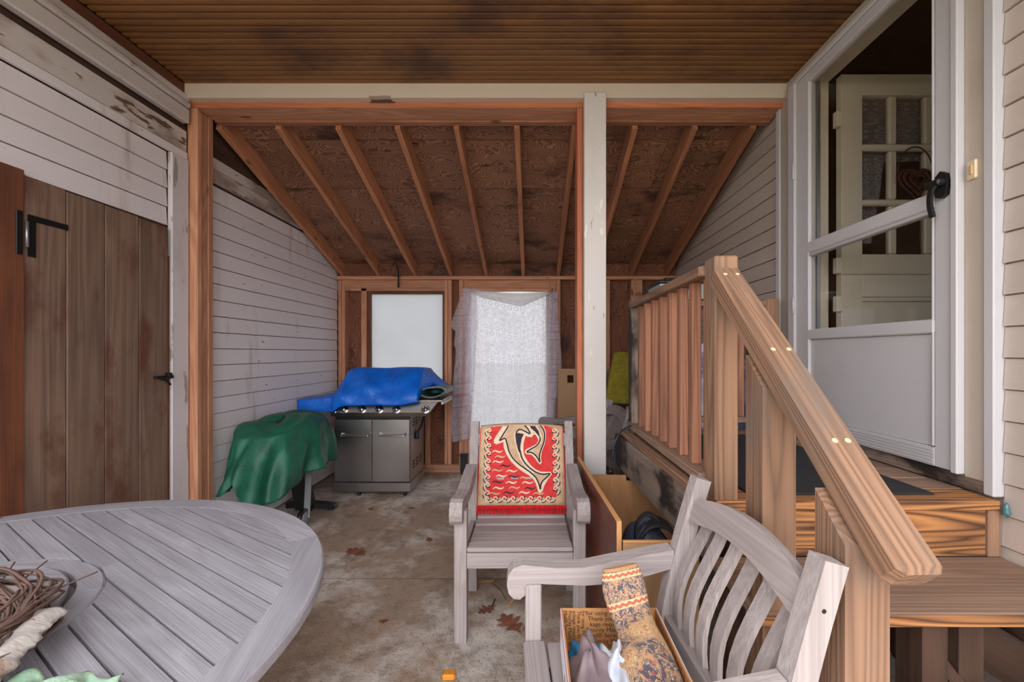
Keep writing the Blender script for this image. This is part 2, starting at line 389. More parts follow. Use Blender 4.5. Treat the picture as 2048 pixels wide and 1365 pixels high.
M['black_web'] = plain('black_webbing', lin(22, 22, 26), .75)
def concrete():
    s = NT('porch_concrete'); v = s.coord(False)
    a = s.noise(v, 1.3, 7, .68); b = s.noise(v, 11, 8, .72); c_ = s.noise(v, 110, 3, .7); g = s.noise(v, 2.4, 4, .6)
    col = s.mix(s.ramp(a, .44, .58), lin(176, 152, 132), lin(224, 216, 206))
    col = s.mix(s.math('MULTIPLY', s.ramp(b, .46, .66), .6), col, lin(134, 112, 94))
    col = s.mix(s.math('MULTIPLY', s.ramp(g, .55, .75), .5), col, lin(206, 164, 130))
    sp = s.node('ShaderNodeSeparateXYZ'); s.l.new(v, sp.inputs[0])
    moss = s.math('MULTIPLY', s.ramp(sp.outputs[1], 2.5, 4.3), s.ramp(s.math('ADD', g, s.math('MULTIPLY', b, .4)), .5, .8))
    col = s.mix(s.math('MULTIPLY', moss, .8), col, lin(138, 142, 96))
    sl = s.noise(s.scale(v, (1, 1.6, 1)), 1.7, 4)
    col = s.mix(s.math('MULTIPLY', s.ramp(sl, .5, .7), .5), col, lin(122, 100, 84))
    speck = s.voro(v, 42); col = s.mix(s.math('MULTIPLY', s.math('SUBTRACT', 1., s.ramp(speck, .1, .22)), .6), col, lin(84, 66, 54))
    return s.finish(col, .9, s.math('ADD', b, s.math('MULTIPLY', c_, .6)), .7, .015)
M['concrete'] = concrete()
def grass():
    s = NT('lawn'); v = s.coord(False); n = s.noise(v, .6, 5, .6); m = s.noise(v, 30, 3)
    c = s.mix(s.ramp(n, .4, .62), lin(104, 128, 70), lin(176, 156, 110)); c = s.mix(s.math('MULTIPLY', m, .4), c, lin(70, 84, 44))
    return s.finish(c, .95, m, .5, .05)
M['grass'] = grass()

# ================================================================== THE SETTING
# ---- floor slab and lawn
fl = thing('floor', (0, 0, 0), 'worn concrete porch floor with stains, moss and a cross joint', 'floor', kind='structure')
JY = 2.53
block('slab', XL - .1, XR + .1, -.9, JY - .004, -.12, 0, M['concrete'], fl, c=0)
block('slab', XL - .1, XR + .1, JY + .004, YB + .14, -.12, 0, M['concrete'], fl, c=0)
block('joint_filler', XL - .1, XR + .1, JY - .004, JY + .004, -.12, -.0015, M['old_dark'], fl, c=0)
pv = block('path', -2.3, 4.5, -9, -.91, -.13, -.03, M['concrete'], None, c=0); tag(pv, 'unseen concrete paving added behind the viewer to bounce daylight', 'path', kind='structure')  # unseen paving, added to bounce daylight up to the ceiling
gr = obj('lawn', [(-60, -60, -.13), (60, -60, -.13), (60, 60, -.13), (-60, 60, -.13)], [[0, 1, 2, 3]], M['grass'])
tag(gr, 'patchy green and straw coloured lawn beyond the rear doorway', 'lawn', kind='structure')

# ---- lean-to roof slope
SL = .347
def z_rb(y): return 2.21 + (4.76 - y) * SL          # underside of rafters
RD = .135
def z_deck(y): return z_rb(y) + RD * math.sqrt(1 + SL * SL)

# ---- clapboards
def clapboards(parent, X, sgn, y0, y1, z0, z1, ex, mat, clip=False, lap=.010):
    z = z0
    while z < z1 - .02:
        zt = min(z + ex - .005, z1 - .002)
        e0, e1 = y1, y1
        if clip:                                       # boards run up against the sloping roof deck
            f = lambda zz: 4.76 + (2.21 + RD * math.sqrt(1 + SL * SL) - zz) / SL - .02
            e0, e1 = min(y1, f(z)), min(y1, f(zt))
            if e1 < y0 + .03: break
        jj = random.uniform(-.001, .001)
        m = (y0 + e0) / 2
        a, b = X + sgn * (lap + jj), X + sgn * .002
        bk = X - sgn * .008
        v = [(a, y0, z), (a, e0, z), (b, e1, zt), (b, y0, zt), (bk, y0, z), (bk, e0, z), (bk, e1, zt), (bk, y0, zt)]
        # local x along the board
        R = Matrix.Translation((X, m, z)) @ Matrix.Rotation(math.pi / 2, 4, 'Z')
        Ri = R.inverted(); v = [Ri @ Vector(q) for q in v]
        f = [[0, 1, 2, 3], [7, 6, 5, 4], [0, 4, 5, 1], [3, 2, 6, 7], [1, 5, 6, 2], [0, 3, 7, 4]]
        if sgn < 0: f = [q[::-1] for q in f]
        obj('clapboard', v, f, mat, parent, M=R)
        z += ex

# ---- left wall (white barn side)
wl = thing('wall_left', (XL, 2, 0), 'white painted clapboard wall with dirt streaks on the left', 'wall', kind='structure')
block('wall_backing', XL - .12, XL - .009, -.6, YB + .12, -.1, 3.3, M['old_dark'], wl, grain='y', c=0)
clapboards(wl, XL, 1, -.6, 2.555, 2.105, 2.56, .1115, M['clap'])
clapboards(wl, XL, 1, -.6, 1.10, .02, 2.105, .1115, M['clap'])
clapboards(wl, XL, 1, 2.69, YB - .0, .02, 2.50, .1125, M['clap'], clip=True)
# frieze, gap and fascia under the porch ceiling
block('frieze_board', XL, XL + .022, -.6, 2.69, 2.555, 2.60, M['clap'], wl, grain='y')
block('frieze_board', XL, XL + .016, -.6, 2.69, 2.605, 2.735, M['clap_old'], wl, grain='y')
block('frieze_board', XL, XL + .018, 2.85, 4.03, 2.505, 2.60, M['clap_old'], wl, grain='y')
block('frieze_board', XL, XL + .012, 2.85, 3.80, 2.605, 2.68, M['clap_old'], wl, grain='y')
block('fascia_board', XL, XL + .05, -.6, 2.675, 2.775, 2.865, M['fascia'], wl, grain='y', c=.008)
block('fascia_board', XL, XL + .06, -.6, 2.675, 2.868, 2.905, M['fascia'], wl, grain='y', c=.01)
block('fascia_board', XL, XL + .05, -.6, 2.675, 2.907, 2.95, M['fascia'], wl, grain='y', c=.008)
block('ceiling_mould', XL, XL + .035, -.6, 2.675, 2.952, ZC, M['brown_trim'], wl, grain='y')
t = block('corner_board', XL, XL + .03, 2.565, 2.69, .0, 2.552, M['corner'], wl, grain='z', c=.004)
tag(t, 'vertical trim board with flaking white paint')

# ---- barn door in the left wall
bd = thing('door_1', (XL, 2.2, .04), 'brown plank barn door with black strap hinge in the left wall', 'door', kind='structure')
for (a, b, zt) in ((1.822, 1.984, 2.098), (1.988, 2.163, 2.092), (2.167, 2.351, 2.09), (2.355, 2.538, 2.086)):
    block('plank', XL - .002, XL + .028, a, b, .03, zt, M['door_plank'], bd, grain='z', c=.003)
block('door_stop', XL, XL + .018, 2.541, 2.562, .0, 1.92, M['jamb_wood'], bd, grain='z')
block('jamb', XL, XL + .036, 1.60, 1.816, .0, 2.118, M['jamb_wood'], bd, grain='z', c=.003)
hx = XL + .036
o = obj('hinge_leaf', *join([(lambda b: ([v for v in b[0]], b[1]))(prism_geo([(0, 0), (.026, 0), (.026, .155), (.155, .155), (.155, .18), (0, .18)], .006))]), M['black_iron'], bd,
        M=Matrix.Translation((XL + .032, 1.832, 1.755)) @ Matrix.Rotation(math.pi / 2, 4, 'Z'))
tag(o, 'black L shaped strap hinge')
block('hinge_leaf', hx, hx + .006, 1.782, 1.806, 1.755, 1.94, M['black_iron'], bd, grain='z')
tube('hinge_pin', [(hx + .006, 1.819, 1.79), (hx + .006, 1.819, 1.90)], .006, M['galv'], bd)
block('latch', XL + .028, XL + .042, 2.44, 2.565, 1.188, 1.206, M['black_iron'], bd, grain='y')
block('latch', XL + .028, XL + .05, 2.515, 2.545, 1.196, 1.222, M['black_iron'], bd, grain='y')
tube('latch_lever', smooth_pts([(XL + .045, 2.47, 1.187), (XL + .052, 2.495, 1.18), (XL + .056, 2.51, 1.165), (XL + .058, 2.52, 1.15)], 4), .006, M['black_iron'], bd, 6)

# ---- porch ceiling of beaded strips
ce = thing('ceiling', (0, 1.5, ZC), 'dark brown stained beadboard porch ceiling', 'ceiling', kind='structure')
block('ceiling_backing', XL, XR, ROOF_Y0, 2.675, ZC + .014, ZC + .05, M['old_dark'], ce, c=0)
pitch = .0435
prof = [(0, .016), (.02, .008), (.10, .002), (.3, 0), (.7, 0), (.90, .002), (.98, .008), (1, .016)]
v, f = [], []
Lc = XR - XL - .04
for i, (a, b) in enumerate(prof):
    for sx in (-1, 1): v.append((sx * Lc / 2, (a - .5) * pitch * .80, b))
for i in range(len(prof) - 1): f.append([2 * i, 2 * i + 2, 2 * i + 3, 2 * i + 1])
bead = mesh_of('ceiling_strip', v, f); bead.materials.append(M['bead'])
y = 2.668 - pitch / 2; first = True
while y > ROOF_Y0:
    add('ceiling_strip', bead, Matrix.Translation(((XL + XR) / 2 + .02, y, ZC)), ce); y -= pitch

# ---- front edge board of the porch roof, out of view above
block('roof_edge', XL, XR, ROOF_Y0 - .03, ROOF_Y0, ZC - .02, ZC + .2, M['fascia'], ce)

# ---- cream header and fir opening frame
hd = thing('trim_1', (0, 2.67, 2.93), 'cream painted header trim across the lean-to opening', 'trim', kind='structure')
hl = [(-2.19, 2.925), (-1.02, 2.925), (-1.018, 2.915), (-.99, 2.913), (-.96, 2.905), (-.90, 2.908), (-.885, 2.925), (1.60, 2.925), (1.60, ZC), (-2.19, ZC)]
hl[2:6] = [(-1.02, 2.938), (-.98, 2.936), (-.93, 2.940), (-.885, 2.937)]
v, f = prism_geo(hl, .05); obj('header_board', v, f, M['header'], hd, M=Matrix.Translation((0, 2.675, 0)))
block('header_gap', -1.03, -.87, 2.69, 2.7, 2.92, 2.945, M['old_dark'], hd)
fr = thing('trim_2', (0, 2.78, 0), 'reddish fir frame of the lean-to opening with left post and header', 'frame', kind='structure')
block('head_plate', -2.185, 1.592, 2.70, 2.85, 2.895, 2.932, M['fir'], fr)
block('head_edge', -2.185, .315, 2.697, 2.70, 2.897, 2.93, M['fir_red'], fr)
block('head_edge', .452, 1.592, 2.697, 2.70, 2.897, 2.93, M['fir_red'], fr)
block('head_plate', -2.13, 1.59, 2.852, 2.905, 2.885, 2.925, M['rafter'], fr)
block('stud', -2.19, -2.125, 2.70, 2.74, 0, 2.893, M['fir'], fr, grain='z', c=.004)
block('stud', -2.188, -2.137, 2.742, 2.80, 0, 2.893, M['fir'], fr, grain='z', c=.004)
block('stud', -2.188, -2.132, 2.802, 2.845, 0, 2.893, M['fir'], fr, grain='z', c=.004)
block('stud', .280, .314, 2.70, 2.84, 0, 2.893, M['fir_red'], fr, grain='z', c=.003)
pw = thing('trim_3', (.385, 2.7, 0), 'square white painted post in the middle of the opening', 'post', kind='structure')
block('post', .316, .452, 2.63, 2.745, 0, 2.95, M['post_white'], pw, grain='z', c=.004)

# ---- lean-to roof: rafters and plywood sheathing
rf = thing('ceiling_rear', (0, 3.7, 2.5), 'lean-to roof of open fir rafters under plywood', 'roof', kind='structure')
cosS = 1 / math.sqrt(1 + SL * SL)
for k in range(10):
    x = -2.135 + .404 * k + random.uniform(-.006, .006)
    ya, yb = 2.91, 4.86
    dz = RD / 2 * cosS
    o = board('rafter', (x, ya, z_rb(ya) + RD / 2 / cosS), (x, yb, z_rb(yb) + RD / 2 / cosS), .038, RD, M['rafter'], rf, up=(0, SL, 1), c=.003)
def sheath(x0, x1, ya, yb):
    board('plywood_sheet', ((x0 + x1) / 2, ya, z_deck(ya) + .008), ((x0 + x1) / 2, yb, z_deck(yb) + .008), x1 - x0, .014, M['ply_roof_x'], rf, up=(0, SL, 1), c=.001)
s_ = M['ply_roof']
# plywood whose face grain runs along x: build the boards along x instead
def sheath(x0, x1, ya, yb):
    ym = (ya + yb) / 2; L = (yb - ya) / cosS
    board('plywood_sheet', (x0, ym, z_deck(ym) + .009), (x1, ym, z_deck(ym) + .009), L - .003, .014, M['ply_roof'], rf, up=(0, SL, 1), c=.001)
for x0, x1 in ((XL - .1, -.93), (-.927, .28), (.283, XR + .1)): sheath(x0, x1, 3.65, 4.95)
for x0, x1 in ((XL - .1, -.53), (-.527, 1.0), (1.003, XR + .1)): sheath(x0, x1, 3.155, 3.645)
for x0, x1 in ((XL - .1, -.12), (-.117, XR + .1)): sheath(x0, x1, 2.6, 3.15)
ym = 3.75
board('light_leak_cover', (XL - .15, ym, z_deck(ym) + .03), (XR + .15, ym, z_deck(ym) + .03), 2.6, .02, M['old_dark'], rf, up=(0, SL, 1), c=0)  # unseen layer added to stop sky light leaking through the sheathing seams
block('light_leak_cover', XL - .15, XR + .15, 4.79, 4.885, 2.2, 2.34, M['ply_wall'], rf, c=0)  # strip added to block light leaking in at the eaves
for k in range(9):
    x0 = -2.135 + .404 * k + .02
    block('rafter_block', x0, x0 + .362, 4.80, 4.83, 2.20, 2.30, M['ply_wall'], rf)

# ---- rear wall: studs, plates, plywood
wb = thing('wall_back', (0, YB, 0), 'rear wall of open fir studs and stained plywood', 'wall', kind='structure')
def bx(u, d=YB): return (u - U0) * d / F
def bz(v, d=YB): return H - (v - V0) * d / F
block('top_plate', XL, XR, YB - .01, YB + .10, 2.160, 2.199, M['fir'], wb)
block('bottom_plate', XL, bx(937), YB, YB + .09, 0, .085, M['fir'], wb)
block('bottom_plate', bx(1096), XR, YB, YB + .09, 0, .085, M['fir'], wb)
def stud(u0, u1, z0=.086, z1=2.158, y0=YB, y1=YB + .09, m='fir'):
    block('stud', bx(u0), bx(u1), y0, y1, z0, z1, M[m], wb, grain='z', c=.003)
block('window_header', bx(688), bx(894), YB, YB + .04, 2.066, 2.156, M['fir'], wb)
block('window_header', bx(928), bx(1112), YB, YB + .04, 2.066, 2.156, M['fir'], wb)
stud(676, 683); stud(683.5, 690); stud(722, 733, z1=2.063); stud(889, 895); stud(895.5, 903); stud(918, 927)
stud(927.5, 937); stud(1096, 1104); stud(1105, 1112.5); stud(1113, 1121); stud(1206, 1220); stud(1262, 1285); stud(1330, 1345)
block('header_plate', bx(690), bx(889), YB, YB + .09, 2.033, 2.064, M['fir'], wb)
block('header_plate', bx(937), bx(1096), YB, YB + .09, 2.033, 2.064, M['fir'], wb)
PY = YB + .092
def ply(u0, u1, z0, z1): block('wall_sheet', bx(u0), bx(u1), PY, PY + .012, z0, z1, M['ply_wall'], wb, grain='z', c=0)
ply(650, 736, .0, 2.035); ply(736, 886, .0, .93); ply(886, 938, 0, 2.25); ply(1094, 1200, 0, 2.25); ply(1200, 1290, 0, 2.25); ply(1290, 1380, 0, 2.25)
block('wall_sheet', bx(736), bx(886), PY, PY + .012, 2.04, 2.25, M['ply_wall'], wb, c=0)
block('wall_sheet', bx(938), bx(1094), PY, PY + .012, 2.04, 2.25, M['ply_wall'], wb, c=0)
block('window_sill', bx(733), bx(889), YB, YB + .09, .93, .968, M['fir'], wb)
stud(770, 780, z1=.93); stud(850, 860, z1=.93)
text_obj('pencil_mark', '1486.', .07, Matrix.Translation((bx(1263.5), YB - .0012, bz(593))) @ Matrix.Rotation(math.pi / 2, 4, 'X'), plain('pencil', lin(74, 56, 46), .9), wb)

w1 = thing('window_1', (bx(811), YB + .05, .97), 'rear window covered with milky translucent plastic sheeting', 'window', kind='structure')
block('window_frame', bx(733.3), bx(739.5), YB + .015, YB + .08, .97, 2.032, M['jamb_wood'], w1, grain='z')
block('window_frame', bx(884.5), bx(888.8), YB + .015, YB + .08, .97, 2.032, M['jamb_wood'], w1, grain='z')
block('window_frame', bx(739.6), bx(884.4), YB + .015, YB + .08, 2.005, 2.032, M['jamb_wood'], w1)
surf('plastic_sheet', 24, 24, lambda a, b: (bx(739.5) + a * (bx(884.5) - bx(739.5)), YB + .062 + .004 * math.sin(9 * a + 5 * b) * math.sin(7 * b), .97 + b * 1.035), M['plastic_sheet'], w1)
w2 = thing('window_2', (bx(1016), YB + .05, 0), 'bright rear doorway opening hung with clear plastic', 'doorway', kind='structure')
block('door_jamb', bx(937.2), bx(941), YB + .01, YB + .085, .0, 2.032, M['header'], w2, grain='z')
block('door_jamb', bx(1092.5), bx(1095.8), YB + .01, YB + .085, .0, 2.032, M['header'], w2, grain='z')
block('door_sill', bx(941.2), bx(1092.3), YB, YB + .10, .0, .03, M['old_dark'], w2)
surf('plastic_sheet', 20, 20, lambda a, b: (bx(941) + a * (bx(1092.5) - bx(941)), YB + .07 + .005 * math.sin(8 * a + 3 * b), .03 + b * 2.0), sheet('clear_plastic', (.29, .295, .325, 1), .05, .85), w2)

# ---- right wall (house side)
wr = thing('wall_right', (XR, 2, 0), 'beige lap siding house wall on the right', 'wall', kind='structure')
EX = .107
clapboards(wr, XR, -1, 2.775, YB, .04, 3.0, EX, M['vinyl'], clip=True)
clapboards(wr, XR, -1, -.6, 1.452, .04, ZC + .1, EX, M['vinyl'])
clapboards(wr, XR, -1, 1.452, 2.775, .04, .80, EX, M['vinyl'])
block('wall_backing', XR + .01, XR + .12, -.6, 1.56, -.1, 3.3, M['casing'], wr, grain='y', c=0)
block('wall_backing', XR + .01, XR + .12, 2.535, YB + .12, -.1, 3.3, M['casing'], wr, grain='y', c=0)
block('wall_backing', XR + .01, XR + .12, 1.56, 2.535, -.1, .86, M['casing'], wr, grain='y', c=0)
block('wall_backing', XR + .01, XR + .12, 1.56, 2.535, 2.96, 3.3, M['casing'], wr, grain='y', c=0)
# casing round the door
dc = thing('trim_4', (XR, 2, .86), 'beige door casing with white edge strips around the storm door', 'trim', kind='structure')
block('casing', XR - .03, XR + .01, 1.492, 1.562, .85, ZC, M['casing'], dc, grain='z')
block('edge_strip', XR - .038, XR + .01, 1.455, 1.491, .845, ZC, M['alu_white'], dc, grain='z', c=.004)
block('casing', XR - .03, XR + .01, 2.60, 2.72, .85, ZC, M['casing'], dc, grain='z')
block('edge_strip', XR - .038, XR + .01, 2.722, 2.765, .85, 2.93, M['alu_white'], dc, grain='z', c=.004)
block('casing', XR - .035, XR + .01, 1.492, 2.72, 2.968, ZC, M['casing'], dc, grain='y')
block('threshold', XR - .03, XR + .12, 1.492, 2.72, .842, .893, M['rim'], dc, grain='y', c=.004)

# ---- storm door
sd = thing('door_2', (XR, 2, .895), 'white aluminium storm door with two glass panes and kick panel', 'door', kind='structure')
A, B = XR - .045, XR - .005            # faces of the storm door
Y0, Y1 = 1.592, 2.535
block('door_frame', A - .012, XR, 1.563, 1.590, .893, 2.965, M['alu_white'], sd, grain='z', c=.004)
block('door_frame', A - .012, XR, 2.537, 2.60, .893, 2.965, M['alu_white'], sd, grain='z', c=.004)
block('door_frame', A - .012, XR, 1.563, 2.60, 2.94, 2.967, M['alu_white'], sd, grain='y', c=.004)
block('stile', A, B, Y0, 1.662, .897, 2.938, M['alu_white'], sd, grain='z', c=.003)
block('stile', A, B, 2.43, Y1, .897, 2.938, M['alu_white'], sd, grain='z', c=.003)
block('top_rail', A, B, 1.663, 2.429, 2.885, 2.938, M['alu_white'], sd, grain='y', c=.003)
block('middle_rail', A - .004, B, 1.663, 2.429, 1.905, 1.97, M['alu_white'], sd, grain='y', c=.006)
block('middle_rail', A - .001, B, 1.663, 2.429, 1.888, 1.904, M['alu_white'], sd, grain='y', c=.004)
block('lower_rail', A - .004, B, 1.663, 2.429, 1.415, 1.472, M['alu_white'], sd, grain='y', c=.006)
block('kick_panel', A + .012, B, 1.663, 2.429, .972, 1.414, M['alu_white'], sd, grain='y', c=.001)
block('bottom_rail', A, B, 1.663, 2.429, .897, .971, M['alu_white'], sd, grain='y', c=.003)
for k in range(5): block('groove_bead', A - .003, A, 1.668, 2.425, .905 + k * .013, .911 + k * .013, M['alu_white'], sd, grain='y', c=.001)
for (za, zb) in ((1.971, 2.884), (1.473, 1.887)):
    obj('glass_pane', [(A + .022, 1.662, za), (A + .022, 2.43, za), (A + .022, 2.43, zb), (A + .022, 1.662, zb)], [[0, 1, 2, 3]], M['glass'], sd)
for yy in (1.665, 2.421): block('glazing_bead', A - .003, A + .018, yy, yy + .008, .975, 2.884, M['alu_white'], sd, grain='z', c=.002)
for zz in (1.62, 2.42): tube('hinge', [(A - .016, 2.537, zz - .05), (A - .016, 2.537, zz + .05)], .006, M['alu_white'], sd, 8)
# handle
hm = Matrix.Translation((A, 1.622, 1.985))
v, f = prism_geo([(-.02, -.05), (.0, -.058), (.02, -.05), (.026, -.01), (.02, .03), (.0, .045), (-.02, .03), (-.026, -.01)], .018)
tag(obj('handle_plate', v, f, M['black_plastic'], sd, M=hm @ Matrix.Translation((-.009, 0, 0)) @ Matrix.Rotation(math.pi / 2, 4, 'Z')), 'black pull handle')
v, f = sweep_rect(smooth_pts([(A - .02, 1.622, 1.985), (A - .045, 1.624, 1.965), (A - .052, 1.626, 1.93), (A - .05, 1.626, 1.89), (A - .044, 1.623, 1.855)], 5), .017, .011, (0, 1, 0))
obj('handle_lever', v, f, M['black_plastic'], sd)
block('handle_thumb', A - .045, A - .012, 1.60, 1.665, 1.972, 1.998, M['black_plastic'], sd, grain='y', c=.006)
db = thing('doorbell', (XR - .03, 1.527, 1.96), 'almond coloured doorbell button on the beige casing', 'doorbell')
block('bell_plate', XR - .042, XR - .03, 1.511, 1.545, 1.962, 2.03, M['almond'], db, grain='z', c=.004)
block('bell_button', XR - .046, XR - .04, 1.521, 1.533, 1.978, 2.012, plain('bell_amber', lin(206, 170, 120), .4), db, grain='z', c=.003)

# ---- room behind the storm door
rm = thing('wall_interior', (2.4, 2.2, .86), 'dim interior walls and ceiling behind the storm door', 'wall', kind='structure')
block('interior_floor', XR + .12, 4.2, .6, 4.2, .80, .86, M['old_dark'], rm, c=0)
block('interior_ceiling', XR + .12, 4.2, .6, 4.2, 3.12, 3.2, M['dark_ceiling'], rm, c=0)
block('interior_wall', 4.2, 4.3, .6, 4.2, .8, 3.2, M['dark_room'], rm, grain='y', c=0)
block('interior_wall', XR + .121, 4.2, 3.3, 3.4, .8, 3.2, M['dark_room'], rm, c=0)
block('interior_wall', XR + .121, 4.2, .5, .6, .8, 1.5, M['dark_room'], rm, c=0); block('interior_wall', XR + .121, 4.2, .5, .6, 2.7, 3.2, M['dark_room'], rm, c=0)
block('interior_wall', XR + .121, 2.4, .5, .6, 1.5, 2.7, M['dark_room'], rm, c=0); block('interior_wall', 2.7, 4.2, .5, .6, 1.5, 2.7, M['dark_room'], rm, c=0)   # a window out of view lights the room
block('door_jamb', XR - .002, XR + .045, 2.495, 2.534, .862, 2.958, M['door_cream'], rm, grain='z')
block('door_jamb', XR + .046, XR + .066, 2.485, 2.534, .862, 2.958, M['galv'], rm, grain='z')
block('door_jamb', XR + .067, XR + .12, 2.495, 2.534, .862, 2.958, M['door_cream'], rm, grain='z')
block('door_jamb', XR - .002, XR + .12, 1.562, 1.59, .862, 2.958, M['door_cream'], rm, grain='z')
block('door_jamb', XR - .002, XR + .12, 1.59, 2.495, 2.925, 2.958, M['door_cream'], rm, grain='y')

idr = thing('door_3', (1.76, 2.46, .87), 'cream inner door with nine panes standing open behind the storm door', 'door', kind='structure')
DX0, DX1, DY = 1.765, 2.585, 2.44
mc = M['door_cream']
cols = [(1.885, 2.043), (2.089, 2.247), (2.290, 2.448)]
rows = [(2.541, 2.814), (2.222, 2.50), (1.905, 2.185)]
block('stile', DX0, cols[0][0], DY, DY + .045, .875, 2.935, mc, idr, grain='z')
block('stile', cols[2][1], DX1, DY, DY + .045, .875, 2.935, mc, idr, grain='z')
xa, xb = cols[0][0] + .0005, cols[2][1] - .0005
block('top_rail', xa, xb, DY, DY + .045, 2.815, 2.935, mc, idr)
block('lock_rail', xa, xb, DY, DY + .045, 1.66, 1.904, mc, idr)
block('dutch_shelf', DX0 - .005, DX1, DY - .012, DY, 1.788, 1.802, mc, idr)
block('bottom_rail', xa, xb, DY, DY + .045, .875, 1.08, mc, idr)
block('panel', xa, xb, DY + .015, DY + .03, 1.081, 1.659, mc, idr)
block('panel_moulding', xa, xb, DY + .002, DY + .014, 1.635, 1.658, mc, idr); block('panel_moulding', xa, xb, DY + .002, DY + .014, 1.082, 1.105, mc, idr)
for (za, zb) in ((2.501, 2.540), (2.186, 2.221)): block('muntin', xa, xb, DY + .004, DY + .04, za, zb, mc, idr, c=.008)
for (x0, x1) in ((2.0435, 2.0885), (2.2475, 2.2895)):
    for (za, zb) in rows: block('muntin', x0, x1, DY + .004, DY + .04, za, zb, mc, idr, grain='z', c=.008)
for c0, c1 in cols:
    for za, zb in rows:
        obj('pane', [(c0, DY + .022, za), (c1, DY + .022, za), (c1, DY + .022, zb), (c0, DY + .022, zb)], [[0, 1, 2, 3]], M['glass'], idr)
for zz in (2.68, 1.84, 1.62): block('hinge', DX0 - .03, DX0 + .004, DY - .006, DY + .03, zz - .045, zz + .045, M['door_cream'], idr, grain='z', c=.003)
cu = thing('door_curtain', (1.88, DY + .06, 1.9), 'white scrolled lace hung behind the panes of the inner door', 'curtain')
def lacep(x0, x1, z0, z1, cut=0):
    return surf('lace_cloth', 10, 14, lambda a, b: (x0 + a * (x1 - x0 - cut * (1 - b)), DY + .062 + .008 * math.sin(18 * a) + .004 * math.sin(9 * b), z0 + b * (z1 - z0)), M['lace_door'], cu)
lacep(1.86, 2.46, 2.46, 2.85); lacep(1.86, 2.06, 1.98, 2.47, .08); lacep(2.27, 2.46, 1.95, 2.47)
rs = surf('red_towel', 6, 8, lambda a, b: (1.86 + a * .085, DY + .075 + .006 * math.sin(9 * a), 1.87 + b * .15), plain('red_cotton', lin(150, 28, 26), .8), None, .004)
tag(rs, 'small red cloth hanging behind the lowest left pane of the inner door', 'cloth')
# heart shaped wicker basket hung on the inner door
hb = thing('wicker_basket', (2.17, DY - .03, 2.26), 'heart shaped brown wicker basket hanging on the inner door', 'basket')
wk = plain('wicker', lin(92, 56, 40), .8, noise=.5, scale=90, bump=.5)
def heart(t, s): return Vector((s * 16 * math.sin(t) ** 3 / 16, 0, s * (13 * math.cos(t) - 5 * math.cos(2 * t) - 2 * math.cos(3 * t) - math.cos(4 * t)) / 16))
for k in range(5):
    s = .095 - .014 * k
    tube('weave', [Vector((2.17, DY - .02 - .012 * (k % 2) - .004 * k, 2.31)) + heart(2 * math.pi * i / 28, s) for i in range(29)], .007, wk, hb, 6)
surf('basket_back', 14, 3, lambda a, b: Vector((2.17, DY - .012, 2.31)) + heart(2 * math.pi * a, .095 * (b + .02)), wk, hb)
tube('handle', [(2.17 + .1 * math.cos(a), DY - .02, 2.36 + .15 * math.sin(a)) for a in [math.pi * i / 14 for i in range(15)]], .004, wk, hb, 6)

# ================================================================== PORCH STEPS
ZL = .838                                   # landing surface
st = thing('porch_steps', (1.1, 2.0, 0), 'brown treated wood porch steps and landing with slanted handrail on the right', 'steps')
y = 1.44; k = 0
while y < 2.70:
    w = .139
    block('deck_board', .62, XR - .016 if k else XR - .03, y, y + w - .006, ZL - .032, ZL, M['deck'] if k else M['treated_bold'], st, c=.003)
    y += w; k += 1
block('riser', .70, 1.545, 1.455, 1.475, .645, .804, M['treated_bold'], st, c=.002)
block('riser_cleat', 1.548, 1.592, 1.450, 1.475, .645, .804, M['treated'], st, grain='z')
block('tread', .60, XR - .016, 1.135, 1.455, .610, .645, M['deck'], st, c=.006)
block('tread_edge', .60, XR - .016, 1.128, 1.1345, .612, .643, M['treated_bold'], st, c=.003)
block('tread', .60, XR - .016, .86, 1.13, .395, .43, M['deck'], st, c=.006)
block('tread', .60, XR - .016, .58, .85, .18, .215, M['deck'], st, c=.006)
# stringers and supports below
for x in (.65, 1.17, 1.56):
    board('stringer', (x, .55, -.02), (x, 1.44, .50), .038, .15, M['old_dark'], st, up=(0, -.6, 1))
block('support_post', 1.06, 1.13, 1.16, 1.25, 0, .606, M['old_dark'], st, grain='z'); block('support_post', 1.20, 1.27, 1.20, 1.29, 0, .606, M['old_dark'], st, grain='z')
block('support_post', .70, .79, 1.52, 1.61, 0, .80, M['old_dark'], st, grain='z'); block('support_post', .70, .79, 2.58, 2.67, 0, .80, M['old_dark'], st, grain='z')
board('brace', (.82, 1.52, .52), (1.2, 1.50, .25), .035, .12, M['old_dark'], st); board('brace', (1.25, 1.40, .52), (1.58, 1.32, .33), .035, .14, M['old_dark'], st)
block('back_skirt', .66, XR - .02, 2.70, 2.72, .0, .60, M['old_dark'], st)
# left rim boards, slightly askew
board('rim_joist', (.612, 1.47, .722), (.548, 2.75, .722), .038, .20, M['rim'], st, c=.004)
board('rim_ledge', (.600, 1.60, .838), (.575, 2.74, .838), .045, .032, M['treated'], st, c=.004)
block('bottom_rail', .600, .70, 1.55, 2.74, .868, .902, M['deck'], st, grain='y', c=.003)
# posts
tag(block('newel_post', .620, .700, 1.452, 1.543, .78, 1.672, M['treated'], st, grain='z', c=.005), 'tall newel post with strong grain')
block('newel_post', .615, .705, 2.66, 2.75, .74, 1.675, M['rim'], st, grain='z', c=.004)
block('newel_post', 1.425, 1.515, 2.62, 2.71, .84, 1.672, M['treated'], st, grain='z', c=.004)
